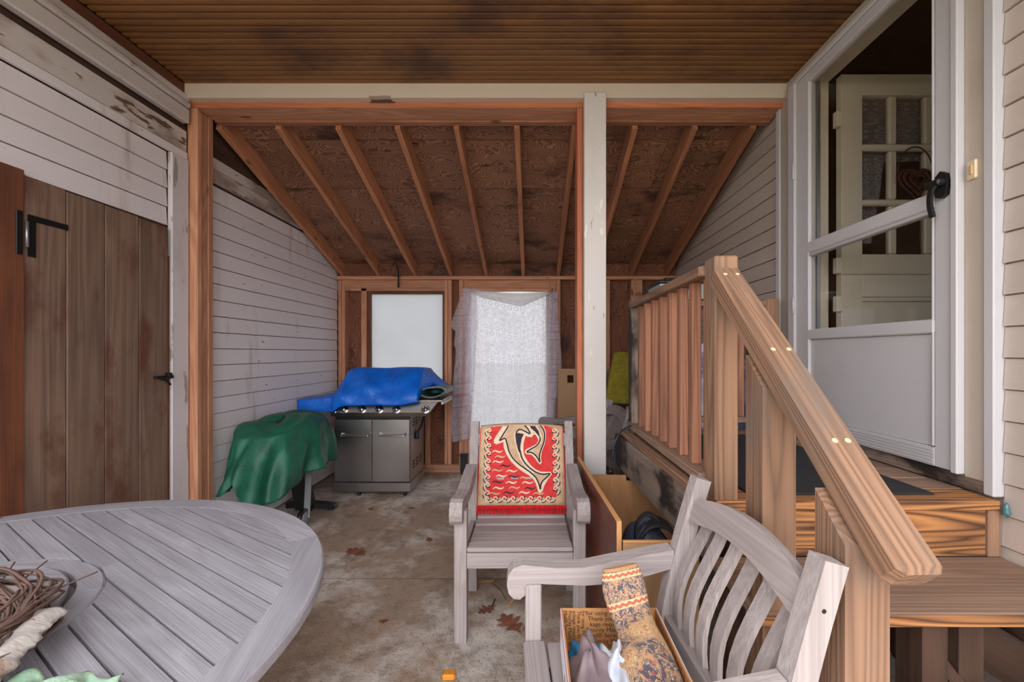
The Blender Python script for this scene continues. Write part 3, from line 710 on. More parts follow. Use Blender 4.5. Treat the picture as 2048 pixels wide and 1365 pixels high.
# side rail, balusters
block('top_rail', .600, .690, 1.545, 2.658, 1.618, 1.655, M['treated'], st, grain='y', c=.004)
for i in range(7):
    yc = 1.69 + .1385 * i
    block('baluster', .624, .661, yc - .019, yc + .019, .903, 1.617, M['baluster'], st, grain='z', c=.003)
block('baluster', .636, .672, 1.56, 1.595, .903, 1.617, M['baluster'], st, grain='z', c=.003)
# back rail
block('top_rail', .706, 1.424, 2.60, 2.74, 1.625, 1.662, M['treated'], st, c=.004)
block('bottom_rail', .706, 1.424, 2.645, 2.715, .905, .94, M['deck'], st, c=.003)
for x in (.86, 1.0, 1.30): block('baluster', x - .018, x + .018, 2.66, 2.698, .941, 1.624, M['baluster'], st, grain='z', c=.003)
block('baluster', 1.345, 1.40, 2.655, 2.70, .941, 1.624, M['rim'], st, grain='z', c=.003)
# slanted handrail and its posts
ha, hb_ = Vector((.652, 1.462, 1.605)), Vector((.684, .765, .932))
dr = (hb_ - ha).normalized()
tag(board('handrail', ha, hb_, .088, .075, M['treated'], st, c=.012), 'worn slanted handrail with rounded end')
def under(yv): return ha.z + (yv - ha.y) / (hb_.y - ha.y) * (hb_.z - ha.z) - .0375 / math.sqrt(1 - dr.z ** 2) 
def rail_post(x0, x1, y0, y1, z0):
    v = [(x0, y0, z0), (x1, y0, z0), (x1, y1, z0), (x0, y1, z0), (x0, y0, under(y0)), (x1, y0, under(y0)), (x1, y1, under(y1)), (x0, y1, under(y1))]
    R = Matrix.Translation(((x0 + x1) / 2, y0, z0)) @ Matrix.Rotation(-math.pi / 2, 4, 'Y')
    Ri = R.inverted()
    obj('rail_post', [Ri @ Vector(q) for q in v], [[3, 2, 1, 0], [4, 5, 6, 7], [0, 1, 5, 4], [1, 2, 6, 5], [2, 3, 7, 6], [3, 0, 4, 7]], M['treated'], st, M=R)
rail_post(.616, .706, 1.145, 1.235, .02); rail_post(.618, .707, .845, .935, .02)
# filled nail holes along the handrail
filler = plain('wood_filler', lin(232, 206, 160), .8)
nrm = Vector((0, -dr.z, dr.y)) * -1
if nrm.z < 0: nrm = -nrm
for s, ox in ((.05, -.022), (.05, .018), (.42, -.022), (.42, .02), (.72, -.014), (.72, .014)):
    c = ha + (hb_ - ha) * s + nrm * .038 + Vector((ox, 0, 0))
    lathe('nail_plug', [(.0001, 0), (.007, 0), (.006, .0012), (.0001, .0014)], filler, st, Matrix.Translation(c) @ nrm.to_track_quat('Z', 'Y').to_matrix().to_4x4(), 8)

# mat on the landing
tag(block('door_mat', .76, 1.415, 1.50, 2.58, ZL + .0005, ZL + .008, M['rubber'], None, grain='y', c=.003), 'dark grey rubber door mat lying on the landing', 'mat')
# glass insulator at the landing corner
gl = thing('glass_knob', (1.585, 1.432, ZL - .02), 'small bluish glass knob on a wire at the landing corner by the siding', 'knob')
gm = plain('teal_glass', lin(70, 120, 128), .1, spec=.8)
lathe('glass_bulb', [(.002, 0), (.009, .004), (.012, .014), (.008, .022), (.010, .028), (.006, .038), (.001, .046)], gm, gl, Matrix.Translation((1.582, 1.425, ZL - .045)), 12)
tube('wire', [(1.59, 1.43, ZL - .002), (1.585, 1.426, ZL - .05)], .002, M['galv'], gl, 5)

# plastic bin on the back rail
tb = thing('storage_bin', (.95, 2.67, 1.662), 'grey plastic bin with black lid resting on the back rail', 'bin')
gb = plain('grey_plastic', lin(150, 152, 154), .5)
v = []
for (x, y_, z) in ((.78, 2.56, 1.664), (1.16, 2.56, 1.664), (1.16, 2.78, 1.664), (.78, 2.78, 1.664)): v.append((x, y_, z))
for (x, y_, z) in ((.755, 2.54, 1.752), (1.185, 2.54, 1.752), (1.185, 2.80, 1.752), (.755, 2.80, 1.752)): v.append((x, y_, z))
obj('bin_body', v, [[3, 2, 1, 0], [4, 5, 6, 7], [0, 1, 5, 4], [1, 2, 6, 5], [2, 3, 7, 6], [3, 0, 4, 7]], gb, tb)
for x in (.80, .86, .92): block('bin_rib', x, x + .012, 2.532, 2.545, 1.68, 1.745, gb, tb, grain='z')
block('lid', .742, 1.19, 2.528, 2.812, 1.753, 1.772, M['black_plastic'], tb, c=.006)
block('lid_panel', .79, 1.15, 2.56, 2.78, 1.773, 1.792, M['black_plastic'], tb, c=.008)

# ironing board behind the back rail
ib = thing('ironing_board', (1.33, 3.05, 0), 'upright ironing board with pale blue floral cover behind the back rail', 'ironing board')
def floral():
    s = NT('floral_cotton'); v = s.coord(False); sp = s.node('ShaderNodeSeparateXYZ'); s.l.new(v, sp.inputs[0])
    d = s.voro(v, 26); n = s.noise(v, 3, 2)
    c = s.mix(s.ramp(n, .42, .56), lin(208, 208, 220), lin(120, 132, 172)); c = s.mix(s.math('SUBTRACT', 1., s.ramp(d, .12, .2)), c, lin(226, 224, 230))
    d2 = s.voro(v, 11); c = s.mix(s.math('SUBTRACT', 1., s.ramp(d2, .08, .14)), c, lin(170, 80, 100))
    st_ = s.math('FRACT', s.math('MULTIPLY', sp.outputs[2], 24)); m = s.math('MULTIPLY', s.math('LESS_THAN', st_, .2), s.math('LESS_THAN', s.math('ABSOLUTE', s.math('SUBTRACT', sp.outputs[2], 1.26)), .09))
    c = s.mix(m, c, lin(176, 96, 116)); return s.finish(c, .9)
ol = []
for i in range(25):
    a = math.pi * i / 24; ol.append((.19 * math.cos(a), 1.22 + .24 * math.sin(a)))
ol = [(.17, .16), (.19, .6)] + ol + [(-.19, .6), (-.17, .16)]
v, f = prism_geo(ol, .035); obj('board_cover', v, f, floral(), ib, M=Matrix.Translation((1.335, 3.03, 0)) @ Matrix.Rotation(-.03, 4, 'X'))
for sx in (-.1, .1): tube('leg', [(1.335 + sx, 3.09, .0), (1.335 + sx, 3.075, 1.2)], .011, M['galv'], ib)

# hanging power cord
pc = thing('power_cord', (.52, 2.6, .5), 'dark blue power cord with plug drooping beside the landing', 'cord')
cb = plain('cord_rubber', lin(34, 44, 58), .5)
tube('cable', smooth_pts([px(1262, 852, 2.56), px(1253, 856, 2.58), px(1240, 866, 2.56), px(1230, 888, 2.55), px(1226, 915, 2.55), px(1222, 942, 2.55)], 6), .0055, cb, pc)
tube('plug', [px(1222, 938, 2.55), px(1221, 950, 2.55)], lambda s: .010 + .008 * s, M['black_plastic'], pc)
tube('cable', smooth_pts([px(1221, 950, 2.56), px(1217, 948, 2.62), px(1210, 940, 2.75)], 5), .004, cb, pc)

# ================================================================== ARMCHAIRS
GA = 'weathered teak armchairs'
def make_chair(label):
    c = thing('armchair', (0, 0, 0), label, 'chair', GA)
    tk = M['teak']
    def yb(z): return .25 - .015 * min(z, .42) / .42 if z < .42 else .235 + (z - .42) ** 1.3 * .30
    for s in (-1, 1):
        block('leg', s * .275 - .029, s * .275 + .029, -.216, -.166, 0, .612, tk, c, grain='z', c=.004)
        pts = [(s * .275, yb(z), z) for z in (0, .2, .42, .5, .58, .66, .74, .82, .93)]
        v, f = sweep_rect(pts, .046, lambda q: .058 - .008 * q, (1, 0, 0))
        R = Matrix.Translation((s * .275, .25, 0)) @ Matrix.Rotation(-math.pi / 2, 4, 'Y'); Ri = R.inverted()
        obj('leg', [Ri @ Vector(q) for q in v], f, tk, c, M=R)
        lathe('peg_hole', [(.0045, 0), (.0045, .0008), (.0005, .0008)], M['black_web'], c, Matrix.Translation((s * .298, yb(.84), .84)) @ Matrix.Rotation(s * math.pi / 2, 4, 'Y'), 10)
        top = [(0, .704), (.1, .690), (.2, .674), (.31, .656), (.4, .658), (.47, .668), (.51, .672), (.54, .664), (.557, .642), (.562, .612), (.556, .584), (.540, .567),
               (.519, .564), (.503, .576), (.495, .600), (.485, .613), (.40, .607), (.30, .600), (.2, .604), (.1, .622), (0, .645)]
        v, f = prism_geo([(a * .955 - .262, z) for a, z in top][::-1], .058)
        obj('arm', v, f, tk, c, M=Matrix.Translation((s * .287, 0, 0)) @ Matrix.Rotation(-math.pi / 2, 4, 'Z'))
        block('side_apron', s * .27 - .012, s * .27 + .012, -.165, .205, .345, .405, tk, c, grain='y')
    block('front_apron', -.245, .245, -.213, -.187, .345, .418, tk, c)
    block('rear_apron', -.25, .25, .215, .238, .34, .40, tk, c)
    for i, (ya, yb_, z) in enumerate(((-.224, -.156, .424), (-.150, -.088, .418), (-.082, -.02, .412), (-.014, .075, .408), (.081, .165, .412), (.17, .205, .418))):
        block('seat_slat', -.243 if i else -.244, .243 if i else .244, ya, yb_, z, z + .02, tk, c, c=.005)
    # back
    ol = []
    n = 14
    for i in range(n + 1): x = -.252 + .504 * i / n; ol.append((x, -.035 + .042 * math.cos(x / .252 * math.pi / 2)))
    for i in range(n + 1): x = .252 - .504 * i / n; ol.append((x, .036 + .052 * math.cos(x / .252 * math.pi / 2) ** .8 if abs(x) < .2519 else .036))
    v, f = prism_geo(ol, .03)
    slope = math.atan2(yb(.90) - yb(.78), .12)
    obj('crest_rail', v, f, tk, c, M=Matrix.Translation((0, yb(.825) + .002, .825)) @ Matrix.Rotation(-slope, 4, 'X'))
    board('lower_rail', (-.252, yb(.475), .475), (.252, yb(.475), .475), .028, .05, tk, c)
    for k in range(6):
        x = -.2 + .08 * k; e = .008 * math.cos(x / .252 * math.pi / 2)
        zt = .80 + .04 * math.cos(x / .252 * math.pi / 2)
        zs = [.495 + (zt - .495) * q / 8 for q in range(9)]
        pts = [(x, yb(z) - .022 * math.sin((z - .49) * 13) + .008, z) for z in zs]
        v, f = sweep_rect(pts, .040, .014, (1, 0, 0))
        R = Matrix.Translation((x, .27, .65)) @ Matrix.Rotation(-math.pi / 2, 4, 'Y'); Ri = R.inverted()
        obj('back_slat', [Ri @ Vector(q) for q in v], f, tk, c, M=R)
    return c
ch = make_chair('grey weathered armchair draped with a red dolphin mat')
CH1 = Matrix.Translation((-.062, 2.178, 0)) @ Matrix.Rotation(.012, 4, 'Z')
ch.matrix_basis = CH1
def chair_at(x, y, deg, label): return copy_tree(ch, Matrix.Translation((x, y, 0)) @ Matrix.Rotation(math.radians(deg), 4, 'Z'), label, GA)
chair_at(.210, 1.098, -86, 'nearest grey weathered armchair, holding a mailing box on its seat')
chair_at(.345, 3.43, -84, 'weathered armchair behind the white post, nearer of the two there')
chair_at(.34, 4.15, -88, 'weathered armchair by the rear wall, its arm in front of the doorway')
W[ch.name] = CH1

# ------------------------------------------------------------------ dolphin mat on the chair back
mat_o = thing('woven_mat', (-.062, 2.46, .44), 'red woven mat with tan leaping dolphins and wave border, fringed', 'mat')
red = fabric('red_weave', lin(214, 62, 62), lin(196, 48, 50), 30, .95, .3); tan = fabric('tan_weave', lin(206, 174, 140), lin(184, 150, 116), 30, .95, .3)
cream = fabric('cream_weave', lin(228, 208, 180), lin(214, 192, 164), 30, .95, .3); navy = fabric('dark_weave', lin(62, 48, 60), lin(48, 36, 48), 30, .95, .3)
fred = fabric('fringe_red', lin(216, 24, 40), lin(180, 14, 30), 60, .95, .4)
def mpt(X, Y, lift=0):                   # trace coordinates -> the leaning face of the mat
    s = (X - 170) / (1325 - 170) - .5; t = (1268 - Y) / (1268 - 75)
    w = .484 + .008 * (1 - t)
    zz = .436 + t * .474; yy = .204 + t * .134
    return CH1 @ Vector((s * w, yy - lift * .96, zz + lift * .27))
def arch(X): return 108 - 36 * math.cos((X - 745) / 580 * math.pi / 2)
surf('mat_cloth', 20, 24, lambda a, b: mpt(170 + a * 1155, 1150 + b * (arch(170 + a * 1155) - 1150), 0), tan, mat_o, .006)
def back_face(a, b):
    X = 170 + a * 1155; p = mpt(X, arch(X), 0); q = CH1.to_3x3() @ Vector((0, .055 * min(1, b * 3) + .02 * b, .006 * math.sin(min(1, b * 3) * math.pi) - .22 * max(0, b - .25)))
    return p + q
surf('mat_cloth', 12, 8, back_face, tan, mat_o, .005)
def poly(name, pts, mat, lift):
    """flat woven figure: a filled outline laid on the mat, triangulated so it follows its curve"""
    from mathutils.geometry import tessellate_polygon
    tri = tessellate_polygon([[Vector((x, -y, 0)) for x, y in pts]])
    return obj(name, [mpt(x, y, lift) for x, y in pts], [list(q) for q in tri], mat, mat_o)
def strokes(name, lines, wid, mat, lift, smooth=4):
    v, f = [], []
    for ln in lines:
        p = smooth_pts([(a, b, 0) for a, b in ln], smooth)
        o = len(v); n = len(p)
        for i, q in enumerate(p):
            d = (p[min(i + 1, n - 1)] - p[max(i - 1, 0)]).normalized(); s = i / (n - 1)
            w = (wid(s) if callable(wid) else wid) / 2
            v.append(mpt(q.x - d.y * w, q.y + d.x * w, lift)); v.append(mpt(q.x + d.y * w, q.y - d.x * w, lift))
        for i in range(n - 1): f.append([o + 2 * i, o + 2 * i + 1, o + 2 * i + 3, o + 2 * i + 2])
    return obj(name, v, f, mat, mat_o)
# red field inside the wave border
def field():
    p = [(285 + 25 * math.sin(i * 1.1), 110 + i * 40) for i in range(24)]
    p += [(285 + i * 58, 1062 + 18 * math.cos(i * math.pi)) for i in range(1, 16)]
    p += [(1205 + 25 * math.sin(i * 1.1), 1050 - i * 40) for i in range(24)]
    p += [(1100, 80), (745, 76), (400, 88)]
    return p
poly('red_field', field(), red, .0045)
wave_u = [(.42, .44), (.50, .60), (.40, .80), (.20, .80), (.08, .55), (.16, .28), (.36, .08), (.62, .02), (.88, .16), (1.04, .44)]
wave_d = [(.50, .98), (.60, .76), (.56, .46), (.50, .14), (.64, -.14), (.86, -.06), (1.06, .18), (1.14, .34)]
cl, dl = [], []
for k in range(9):                       # left column, crests pointing right; right column mirrored
    y0 = 110 + k * 105.5
    cl.append([(250 + p[1] * 82, y0 + p[0] * 105) for p in wave_u]); dl.append([(250 + p[1] * 82, y0 + p[0] * 105) for p in wave_d])
for k in range(8):
    y0 = 112 + k * 112
    cl.append([(1250 - p[1] * 86, y0 + p[0] * 112) for p in wave_u]); dl.append([(1250 - p[1] * 86, y0 + p[0] * 112) for p in wave_d])
for k in range(8):
    x0 = 255 + k * 116
    cl.append([(x0 + p[0] * 116, 1102 - p[1] * 76) for p in wave_u]); dl.append([(x0 + p[0] * 116, 1102 - p[1] * 76) for p in wave_d])
for q_ in dl: strokes('wave_scroll', [q_], 15, navy, .006)
for q_ in cl: strokes('wave_scroll', [q_], 15, cream, .007)
body = [(480, 84), (430, 160), (385, 230), (360, 285), (365, 320), (400, 338), (450, 322), (492, 305), (500, 380), (540, 480), (600, 570), (680, 650), (780, 720), (850, 762), (900, 805),
        (940, 870), (962, 950), (975, 985), (1003, 992), (1030, 965), (1050, 900), (1090, 830), (1155, 745), (1140, 712), (1080, 712), (1010, 710), (940, 680), (880, 630), (830, 570),
        (790, 500), (770, 430), (772, 330), (800, 222), (845, 238), (890, 238), (912, 205), (940, 205), (965, 250), (982, 285), (950, 335), (880, 372), (805, 408), (783, 440), (810, 472), (880, 482),
        (930, 530), (970, 590), (998, 614), (1022, 590), (1012, 520), (1024, 440), (1062, 350), (1086, 240), (1086, 160), (1052, 82), (745, 74)]
poly('dolphin_outline', body, cream, .0062)
poly('dolphin_body', [(575, 82), (540, 160), (480, 250), (530, 262), (560, 350), (590, 440), (640, 520), (720, 600), (820, 672), (720, 540), (680, 420), (650, 300), (640, 190), (690, 130), (770, 110), (830, 170), (790, 82)], tan, .0070)
poly('dolphin_body', [(905, 722), (1000, 752), (1112, 752), (1045, 822), (1000, 892), (965, 812)], tan, .0070)
poly('dolphin_body', [(960, 90), (1010, 170), (1035, 240), (1015, 330), (890, 428), (960, 490), (985, 530), (985, 430), (1030, 340), (1052, 230), (1040, 150), (1005, 82)], tan, .0070)
poly('dolphin_back', [(655, 192), (700, 180), (778, 196), (745, 262), (728, 370), (738, 485), (702, 430), (672, 320)], navy, .0078)
poly('dolphin_back', [(858, 80), (935, 84), (985, 160), (1008, 262), (985, 225), (930, 160), (880, 120)], navy, .0078)
strokes('dolphin_line', [[(562, 80), (520, 150), (452, 262), (448, 284), (515, 256), (545, 330), (572, 430), (622, 520), (700, 600), (800, 672), (880, 730), (940, 790), (975, 860), (1000, 945)],
                         [(730, 430), (745, 510), (790, 590), (860, 662), (950, 722), (1040, 746), (1130, 736), (1080, 790), (1030, 835), (1005, 885), (1000, 945)],
                         [(672, 190), (690, 146), (740, 132), (800, 162), (862, 190), (830, 120), (788, 76)],
                         [(1000, 235), (1000, 290), (950, 360), (818, 440), (880, 450), (940, 492), (980, 552), (996, 578), (990, 500), (1010, 420), (1050, 320), (1066, 200), (1042, 120), (1008, 80)]], 19, navy, .0084)
wv = [(-75, 14), (-40, -10), (0, 2), (35, 8), (75, -12)]
def wl_(cs): return [[(cx + a, cy + b) for a, b in wv] for cx, cy in cs]
taper = lambda s: 5 + 16 * math.sin(math.pi * s) ** .7
for q_ in wl_([(415, 435), (425, 575), (615, 700), (475, 765), (610, 852), (830, 855), (440, 925), (785, 985)]): strokes('water_ripple', [q_], taper, cream, .0062)
for q_ in wl_([(455, 505), (420, 690), (795, 792), (655, 920), (390, 995), (975, 998)]): strokes('water_ripple', [q_], taper, tan, .0062)
for q_ in wl_([(525, 630), (640, 775), (430, 845), (860, 930), (580, 985)]): strokes('water_ripple', [q_], taper, navy, .0062)
strokes('mat_edge', [[(172, 110), (168, 600), (162, 1150)], [(1320, 110), (1326, 600), (1332, 1160)]], 10, red, .0045)
v, f = [], []
for i in range(150):
    x = 160 + 1175 * i / 149; l = 1268 - random.uniform(0, 8) - (28 if 66 < i < 72 and random.random() < .7 else 0)
    o = len(v); dx = random.uniform(-9, 9); li = random.uniform(.002, .006)
    v += [mpt(x - 5, 1152, .002), mpt(x + 5, 1152, .002), mpt(x + 5 + dx, l, li), mpt(x - 4 + dx, l, li), mpt(x + dx * .5, 1205, li + .003)]
    f += [[o, o + 4, o + 3], [o, o + 1, o + 4], [o + 1, o + 2, o + 4], [o + 4, o + 2, o + 3]]
fo = obj('fringe', v, f, fred, mat_o); fo['kind'] = 'stuff'

# ================================================================== MAILING BOX ON THE NEAR CHAIR
cardboard = plain('cardboard', lin(198, 140, 86), .85, noise=.15, scale=30); boxwhite = plain('box_white', lin(226, 226, 234), .6); ink = plain('box_ink', lin(66, 46, 36), .9); redink = plain('box_red', lin(190, 40, 70), .6)
BX0, BX1, BY0, BY1, BZ0, BZ1 = .085, .372, .975, 1.29, .449, .568
bxo = thing('mailing_box', ((BX0 + BX1) / 2, (BY0 + BY1) / 2, BZ0), 'open cardboard mailing box with printed lining on the nearest chair', 'box')
tW = .004
def wall2(name, x0, x1, y0, y1, inner):      # white outside, printed brown inside
    block(name, x0, x1, y0, y1, BZ0, BZ1, cardboard, bxo, c=.0008)
wall2('box_wall', BX0, BX1, BY1 - tW, BY1, 0); wall2('box_wall', BX0, BX1, BY0, BY0 + tW, 0)
wall2('box_wall', BX0, BX0 + tW, BY0 + tW, BY1 - tW, 0); wall2('box_wall', BX1 - tW, BX1, BY0 + tW, BY1 - tW, 0)
block('box_base', BX0, BX1, BY0, BY1, BZ0 - .004, BZ0, cardboard, bxo)
block('box_sleeve', BX0 - .0025, BX0 - .0005, BY0, BY1, BZ0, BZ1 - .001, boxwhite, bxo, grain='y', c=.0004); block('box_sleeve', BX1 + .0005, BX1 + .0025, BY0, BY1, BZ0, BZ1 - .001, boxwhite, bxo, grain='y', c=.0004)
block('box_stripe', BX0 - .0036, BX0 - .0026, BY0, BY1, BZ1 - .012, BZ1 - .008, redink, bxo, grain='y', c=.0002)
RX = Matrix.Rotation(math.pi / 2, 4, 'X')
yin = BY1 - tW - .0012
lines = ['for using ev', 'Thank you', 'kage required.', 'Priority Mail®', 'Mail® Service', 'Priority Mail® service', 'service  Thank you']
for i, b in enumerate(lines):
    text_obj('lettering', b, .0185, Matrix.Translation((BX0 + .074 + .006 * (i % 3), yin, BZ1 - .019 - i * .0168)) @ RX, ink, bxo)
for i, b in enumerate(['Mail® Service', 'Priority Mail® se', 'ackage required', 'Thank you fo', 'for using Priority']):
    text_obj('lettering', b, .0155, Matrix.Translation((BX0 + .008 + i * .0135, yin, BZ1 - .006)) @ RX @ Matrix.Rotation(-math.pi / 2, 4, 'Z'), ink, bxo)
for i in range(14):
    b = ['Thank you for using', 'Priority Mail® service', 'Package required'][i % 3]
    text_obj('lettering', b, .013, Matrix.Translation((BX1 - tW - .0012, BY1 - .02 - i * .021, BZ1 - .006)) @ Matrix.Rotation(-math.pi / 2, 4, 'Z') @ RX @ Matrix.Rotation(-math.pi / 2, 4, 'Z'), ink, bxo)
# red print on the white outer side
for i, b in enumerate(['PRIORITY', 'MAIL']):
    text_obj('lettering', b, .016, Matrix.Translation((BX0 - .0036, BY1 - .03, BZ1 - .035 - .018 * i)) @ Matrix.Rotation(-math.pi / 2, 4, 'Z') @ RX, redink, bxo)

def lump(name, c, r, mat, label, cat, seed, amp=.25, flat=.35, n=28, parent=None, sharp=3):
    rnd = random.Random(seed); ph = [rnd.uniform(0, 6.28) for _ in range(12)]
    def fn(a, b):
        th = 2 * math.pi * a; fi = math.pi * b
        k = 1 + amp * (.5 * math.sin(3 * th + ph[0] + 2 * fi) + .35 * math.sin(5 * th + ph[1] - 3 * fi) + .3 * math.sin(7 * fi + ph[2] + th) + .2 * math.sin(11 * th + ph[3]) * math.sin(fi))
        d = Vector((math.cos(th) * math.sin(fi) * r[0], math.sin(th) * math.sin(fi) * r[1], math.cos(fi) * r[2])) * k
        if d.z < 0: d.z *= flat
        return Vector(c) + d
    o = surf(name, n, n, fn, mat, parent, close_u=True)
    if parent is None: tag(o, label, cat)
    return o
lump('folded_shirt', (.150, 1.10, .480), (.055, .12, .09), M['mauve'], 'mauve grey cotton garment crumpled in the mailing box', 'clothing', 3, .3, .3)
lump('white_garment', (.216, 1.08, .485), (.04, .12, .085), M['white_cloth'], 'white cotton garment crumpled between the mauve one and rolled textile', 'clothing', 5, .28, .3)
lump('white_sheet', (.335, 1.045, .475), (.03, .10, .065), M['white_cloth'], 'white cloth tucked along the right side of the mailing box', 'cloth', 8, .22, .3)
lump('blue_garment', (.150, 1.205, .472), (.045, .05, .05), M['blue_cloth'], 'bright blue cloth peeking out at the back of the mailing box', 'cloth', 11, .3, .3)
def tapestry():
    s = NT('tapestry_weave'); uv = s.node('ShaderNodeTexCoord').outputs['UV']; sp = s.node('ShaderNodeSeparateXYZ'); s.l.new(uv, sp.inputs[0])
    V = sp.outputs[1]; vec = s.scale(uv, (14., 14., 1.))
    d = s.noise(vec, 1.5, 3, .6, 1.2); d2 = s.noise(s.vmath('ADD', vec, (7., 3., 0.)), 1.9, 3, .6, 1.4); d3 = s.noise(s.vmath('ADD', vec, (1., 9., 4.)), 2.6, 3, .6, .8)
    groundc = s.mix(s.math('MULTIPLY', s.ramp(V, .30, .34), s.ramp(s.math('ABSOLUTE', s.math('SUBTRACT', sp.outputs[0], .20)), .16, .12)), lin(92, 84, 96), lin(190, 152, 112))
    n0 = s.noise(s.scale(uv, (2.5, 3., 1.)), 1, 2); groundc = s.mix(s.math('MULTIPLY', s.ramp(n0, .5, .56), s.ramp(V, .3, .36)), groundc, lin(194, 158, 116))
    c = s.mix(s.ramp(d, .55, .58), groundc, lin(198, 152, 112)); c = s.mix(s.ramp(d2, .58, .62), c, lin(178, 106, 88)); c = s.mix(s.ramp(d3, .62, .65), c, lin(140, 142, 112))
    c = s.mix(s.ramp(s.math('ABSOLUTE', s.math('SUBTRACT', d, .5)), .02, .008), c, lin(222, 190, 140))
    wig = s.math('MULTIPLY', s.math('SINE', s.math('MULTIPLY', sp.outputs[0], 120.)), .006)
    for v0, v1, co in ((.0, .035, lin(182, 138, 98)), (.045, .10, lin(224, 186, 140)), (.245, .295, lin(224, 186, 140))):
        m = s.math('MULTIPLY', s.math('GREATER_THAN', V, v0), s.math('LESS_THAN', V, v1)); c = s.mix(m, c, co)
        if v0 > .01:
            m2 = s.math('LESS_THAN', s.math('ABSOLUTE', s.math('SUBTRACT', s.math('ADD', V, wig), (v0 + v1) / 2)), .011); c = s.mix(m2, c, lin(188, 100, 82))
    w = s.noise(s.scale(uv, (260., 320., 1.)), 1, 1)
    return s.finish(c, .95, w, .4, .004)
path = smooth_pts([px(1240, 1133, 1.245), px(1250, 1185, 1.225), px(1268, 1245, 1.19), px(1288, 1300, 1.12), px(1300, 1350, 1.05), px(1318, 1420, .985)], 6)
def tap(a, b):
    k = b * (len(path) - 1); i = min(int(k), len(path) - 2); p = path[i].lerp(path[i + 1], k - i); d = (path[i + 1] - path[i]).normalized()
    side = Vector((1, .1, .0)); side = (side - d * side.dot(d)).normalized(); nn = side.cross(d)
    w = .050 + .030 * b + .006 * math.sin(9 * b); t = .016 + .022 * math.sin(min(1, b * 1.4) * math.pi / 2)
    th = 2 * math.pi * a
    return p + side * math.cos(th) * w * (1 + .05 * math.sin(13 * b)) + nn * math.sin(th) * t * (1 + .25 * math.sin(8 * b + 2 * th))
tp = surf('rolled_textile', 36, 40, tap, tapestry(), None, close_u=True)
tag(tp, 'rolled floral tapestry textile sticking up out of the mailing box', 'textile')
pt = thing('black_pot', (.10, 1.42, 0), 'black round object on the floor under the nearest chair', 'pot')
lathe('pot_body', [(.05, 0), (.07, .05), (.085, .20), (.09, .22), (.085, .225)], M['black_plastic'], pt, Matrix.Translation((.115, 1.55, 0)), 18)

# ================================================================== ROUND TABLE
ZT = .77; TC = Vector((-1.335, .822, 0)); TR = .838
tb_ = thing('round_table', (TC.x, TC.y, 0), 'large round weathered teak table with slatted top and turntable', 'table')
tk = M['teak_table']
def ring_seg(name, r0, r1, a0, a1, z0, z1, n=10):
    am = (a0 + a1) / 2
    R = Matrix.Translation(TC + Vector((math.cos(am) * r1, math.sin(am) * r1, 0))) @ Matrix.Rotation(am + math.pi / 2, 4, 'Z'); Ri = R.inverted()
    v = []
    for i in range(n + 1):
        a = a0 + (a1 - a0) * i / n
        for r, z in ((r0, z0), (r1 - .004, z0), (r1, z0 + .004), (r1, z1 - .005), (r1 - .005, z1), (r0, z1)): v.append(Ri @ (TC + Vector((r * math.cos(a), r * math.sin(a), z))))
    m = 6; f = []
    for i in range(n):
        for k in range(m): f.append([i * m + k, i * m + (k + 1) % m, (i + 1) * m + (k + 1) % m, (i + 1) * m + k])
    f.append(list(range(m))[::-1]); f.append([n * m + k for k in range(m)])
    return obj(name, v, f, tk, tb_, M=R)
g = .0012
for k in range(8):
    a0 = math.radians(37.5 + 45 * k)
    ring_seg('rim_segment', .757, TR, a0 + g, a0 + math.pi / 4 - g, ZT - .03, ZT)
    ring_seg('ring_segment', .312, .362, a0 + g * 2, a0 + math.pi / 4 - g * 2, ZT - .028, ZT, 6)
PA = math.radians(-31); pu = Vector((math.cos(PA), math.sin(PA), 0)); pn = Vector((-math.sin(PA), math.cos(PA), 0)); pitch = .0522; gap = .0055
def plank_piece(t0, t1, sgn, ro, ri):
    ts = [t0 + (t1 - t0) * i / 4 for i in range(5)]
    out = [(sgn * math.sqrt(max(ro * ro - t * t, 0)), t) for t in ts]
    inn = [(sgn * math.sqrt(max(ri * ri - t * t, 0)), t) for t in ts][::-1]
    p = out + inn
    n = len(p); m = Vector((sum(q[0] for q in p) / n, sum(q[1] for q in p) / n))
    if sgn < 0: p = p[::-1]
    R = Matrix.Translation(TC + pu * m.x + pn * m.y) @ Matrix.Rotation(PA, 4, 'Z')
    v = [(q[0] - m.x, q[1] - m.y, ZT - .001 - .022) for q in p] + [(q[0] - m.x, q[1] - m.y, ZT - .001) for q in p]
    f = [list(range(n))[::-1], [n + i for i in range(n)]] + [[i, (i + 1) % n, n + (i + 1) % n, n + i] for i in range(n)]
    obj('plank', v, f, tk, tb_, M=R)
t = -.757 + .012
while t < .75:
    t0, t1 = t + gap / 2, min(t + pitch - gap / 2, .752)
    if t1 - t0 > .015:
        ins = min(abs(t0), abs(t1)) < .3625 or t0 * t1 < 0
        if ins:
            plank_piece(t0, t1, 1, .7565, .363); plank_piece(t0, t1, -1, .7565, .363)
        else:
            ts = [t0 + (t1 - t0) * i / 4 for i in range(5)]
            p = [(math.sqrt(max(.7565 ** 2 - q * q, 0)), q) for q in ts] + [(-math.sqrt(max(.7565 ** 2 - q * q, 0)), q) for q in ts[::-1]]
            n = len(p); mt = (t0 + t1) / 2
            R = Matrix.Translation(TC + pn * mt) @ Matrix.Rotation(PA, 4, 'Z')
            v = [(q[0], q[1] - mt, ZT - .023) for q in p] + [(q[0], q[1] - mt, ZT - .001) for q in p]
            f = [list(range(n))[::-1], [n + i for i in range(n)]] + [[i, (i + 1) % n, n + (i + 1) % n, n + i] for i in range(n)]
            obj('plank', v, f, tk, tb_, M=R)
    t += pitch
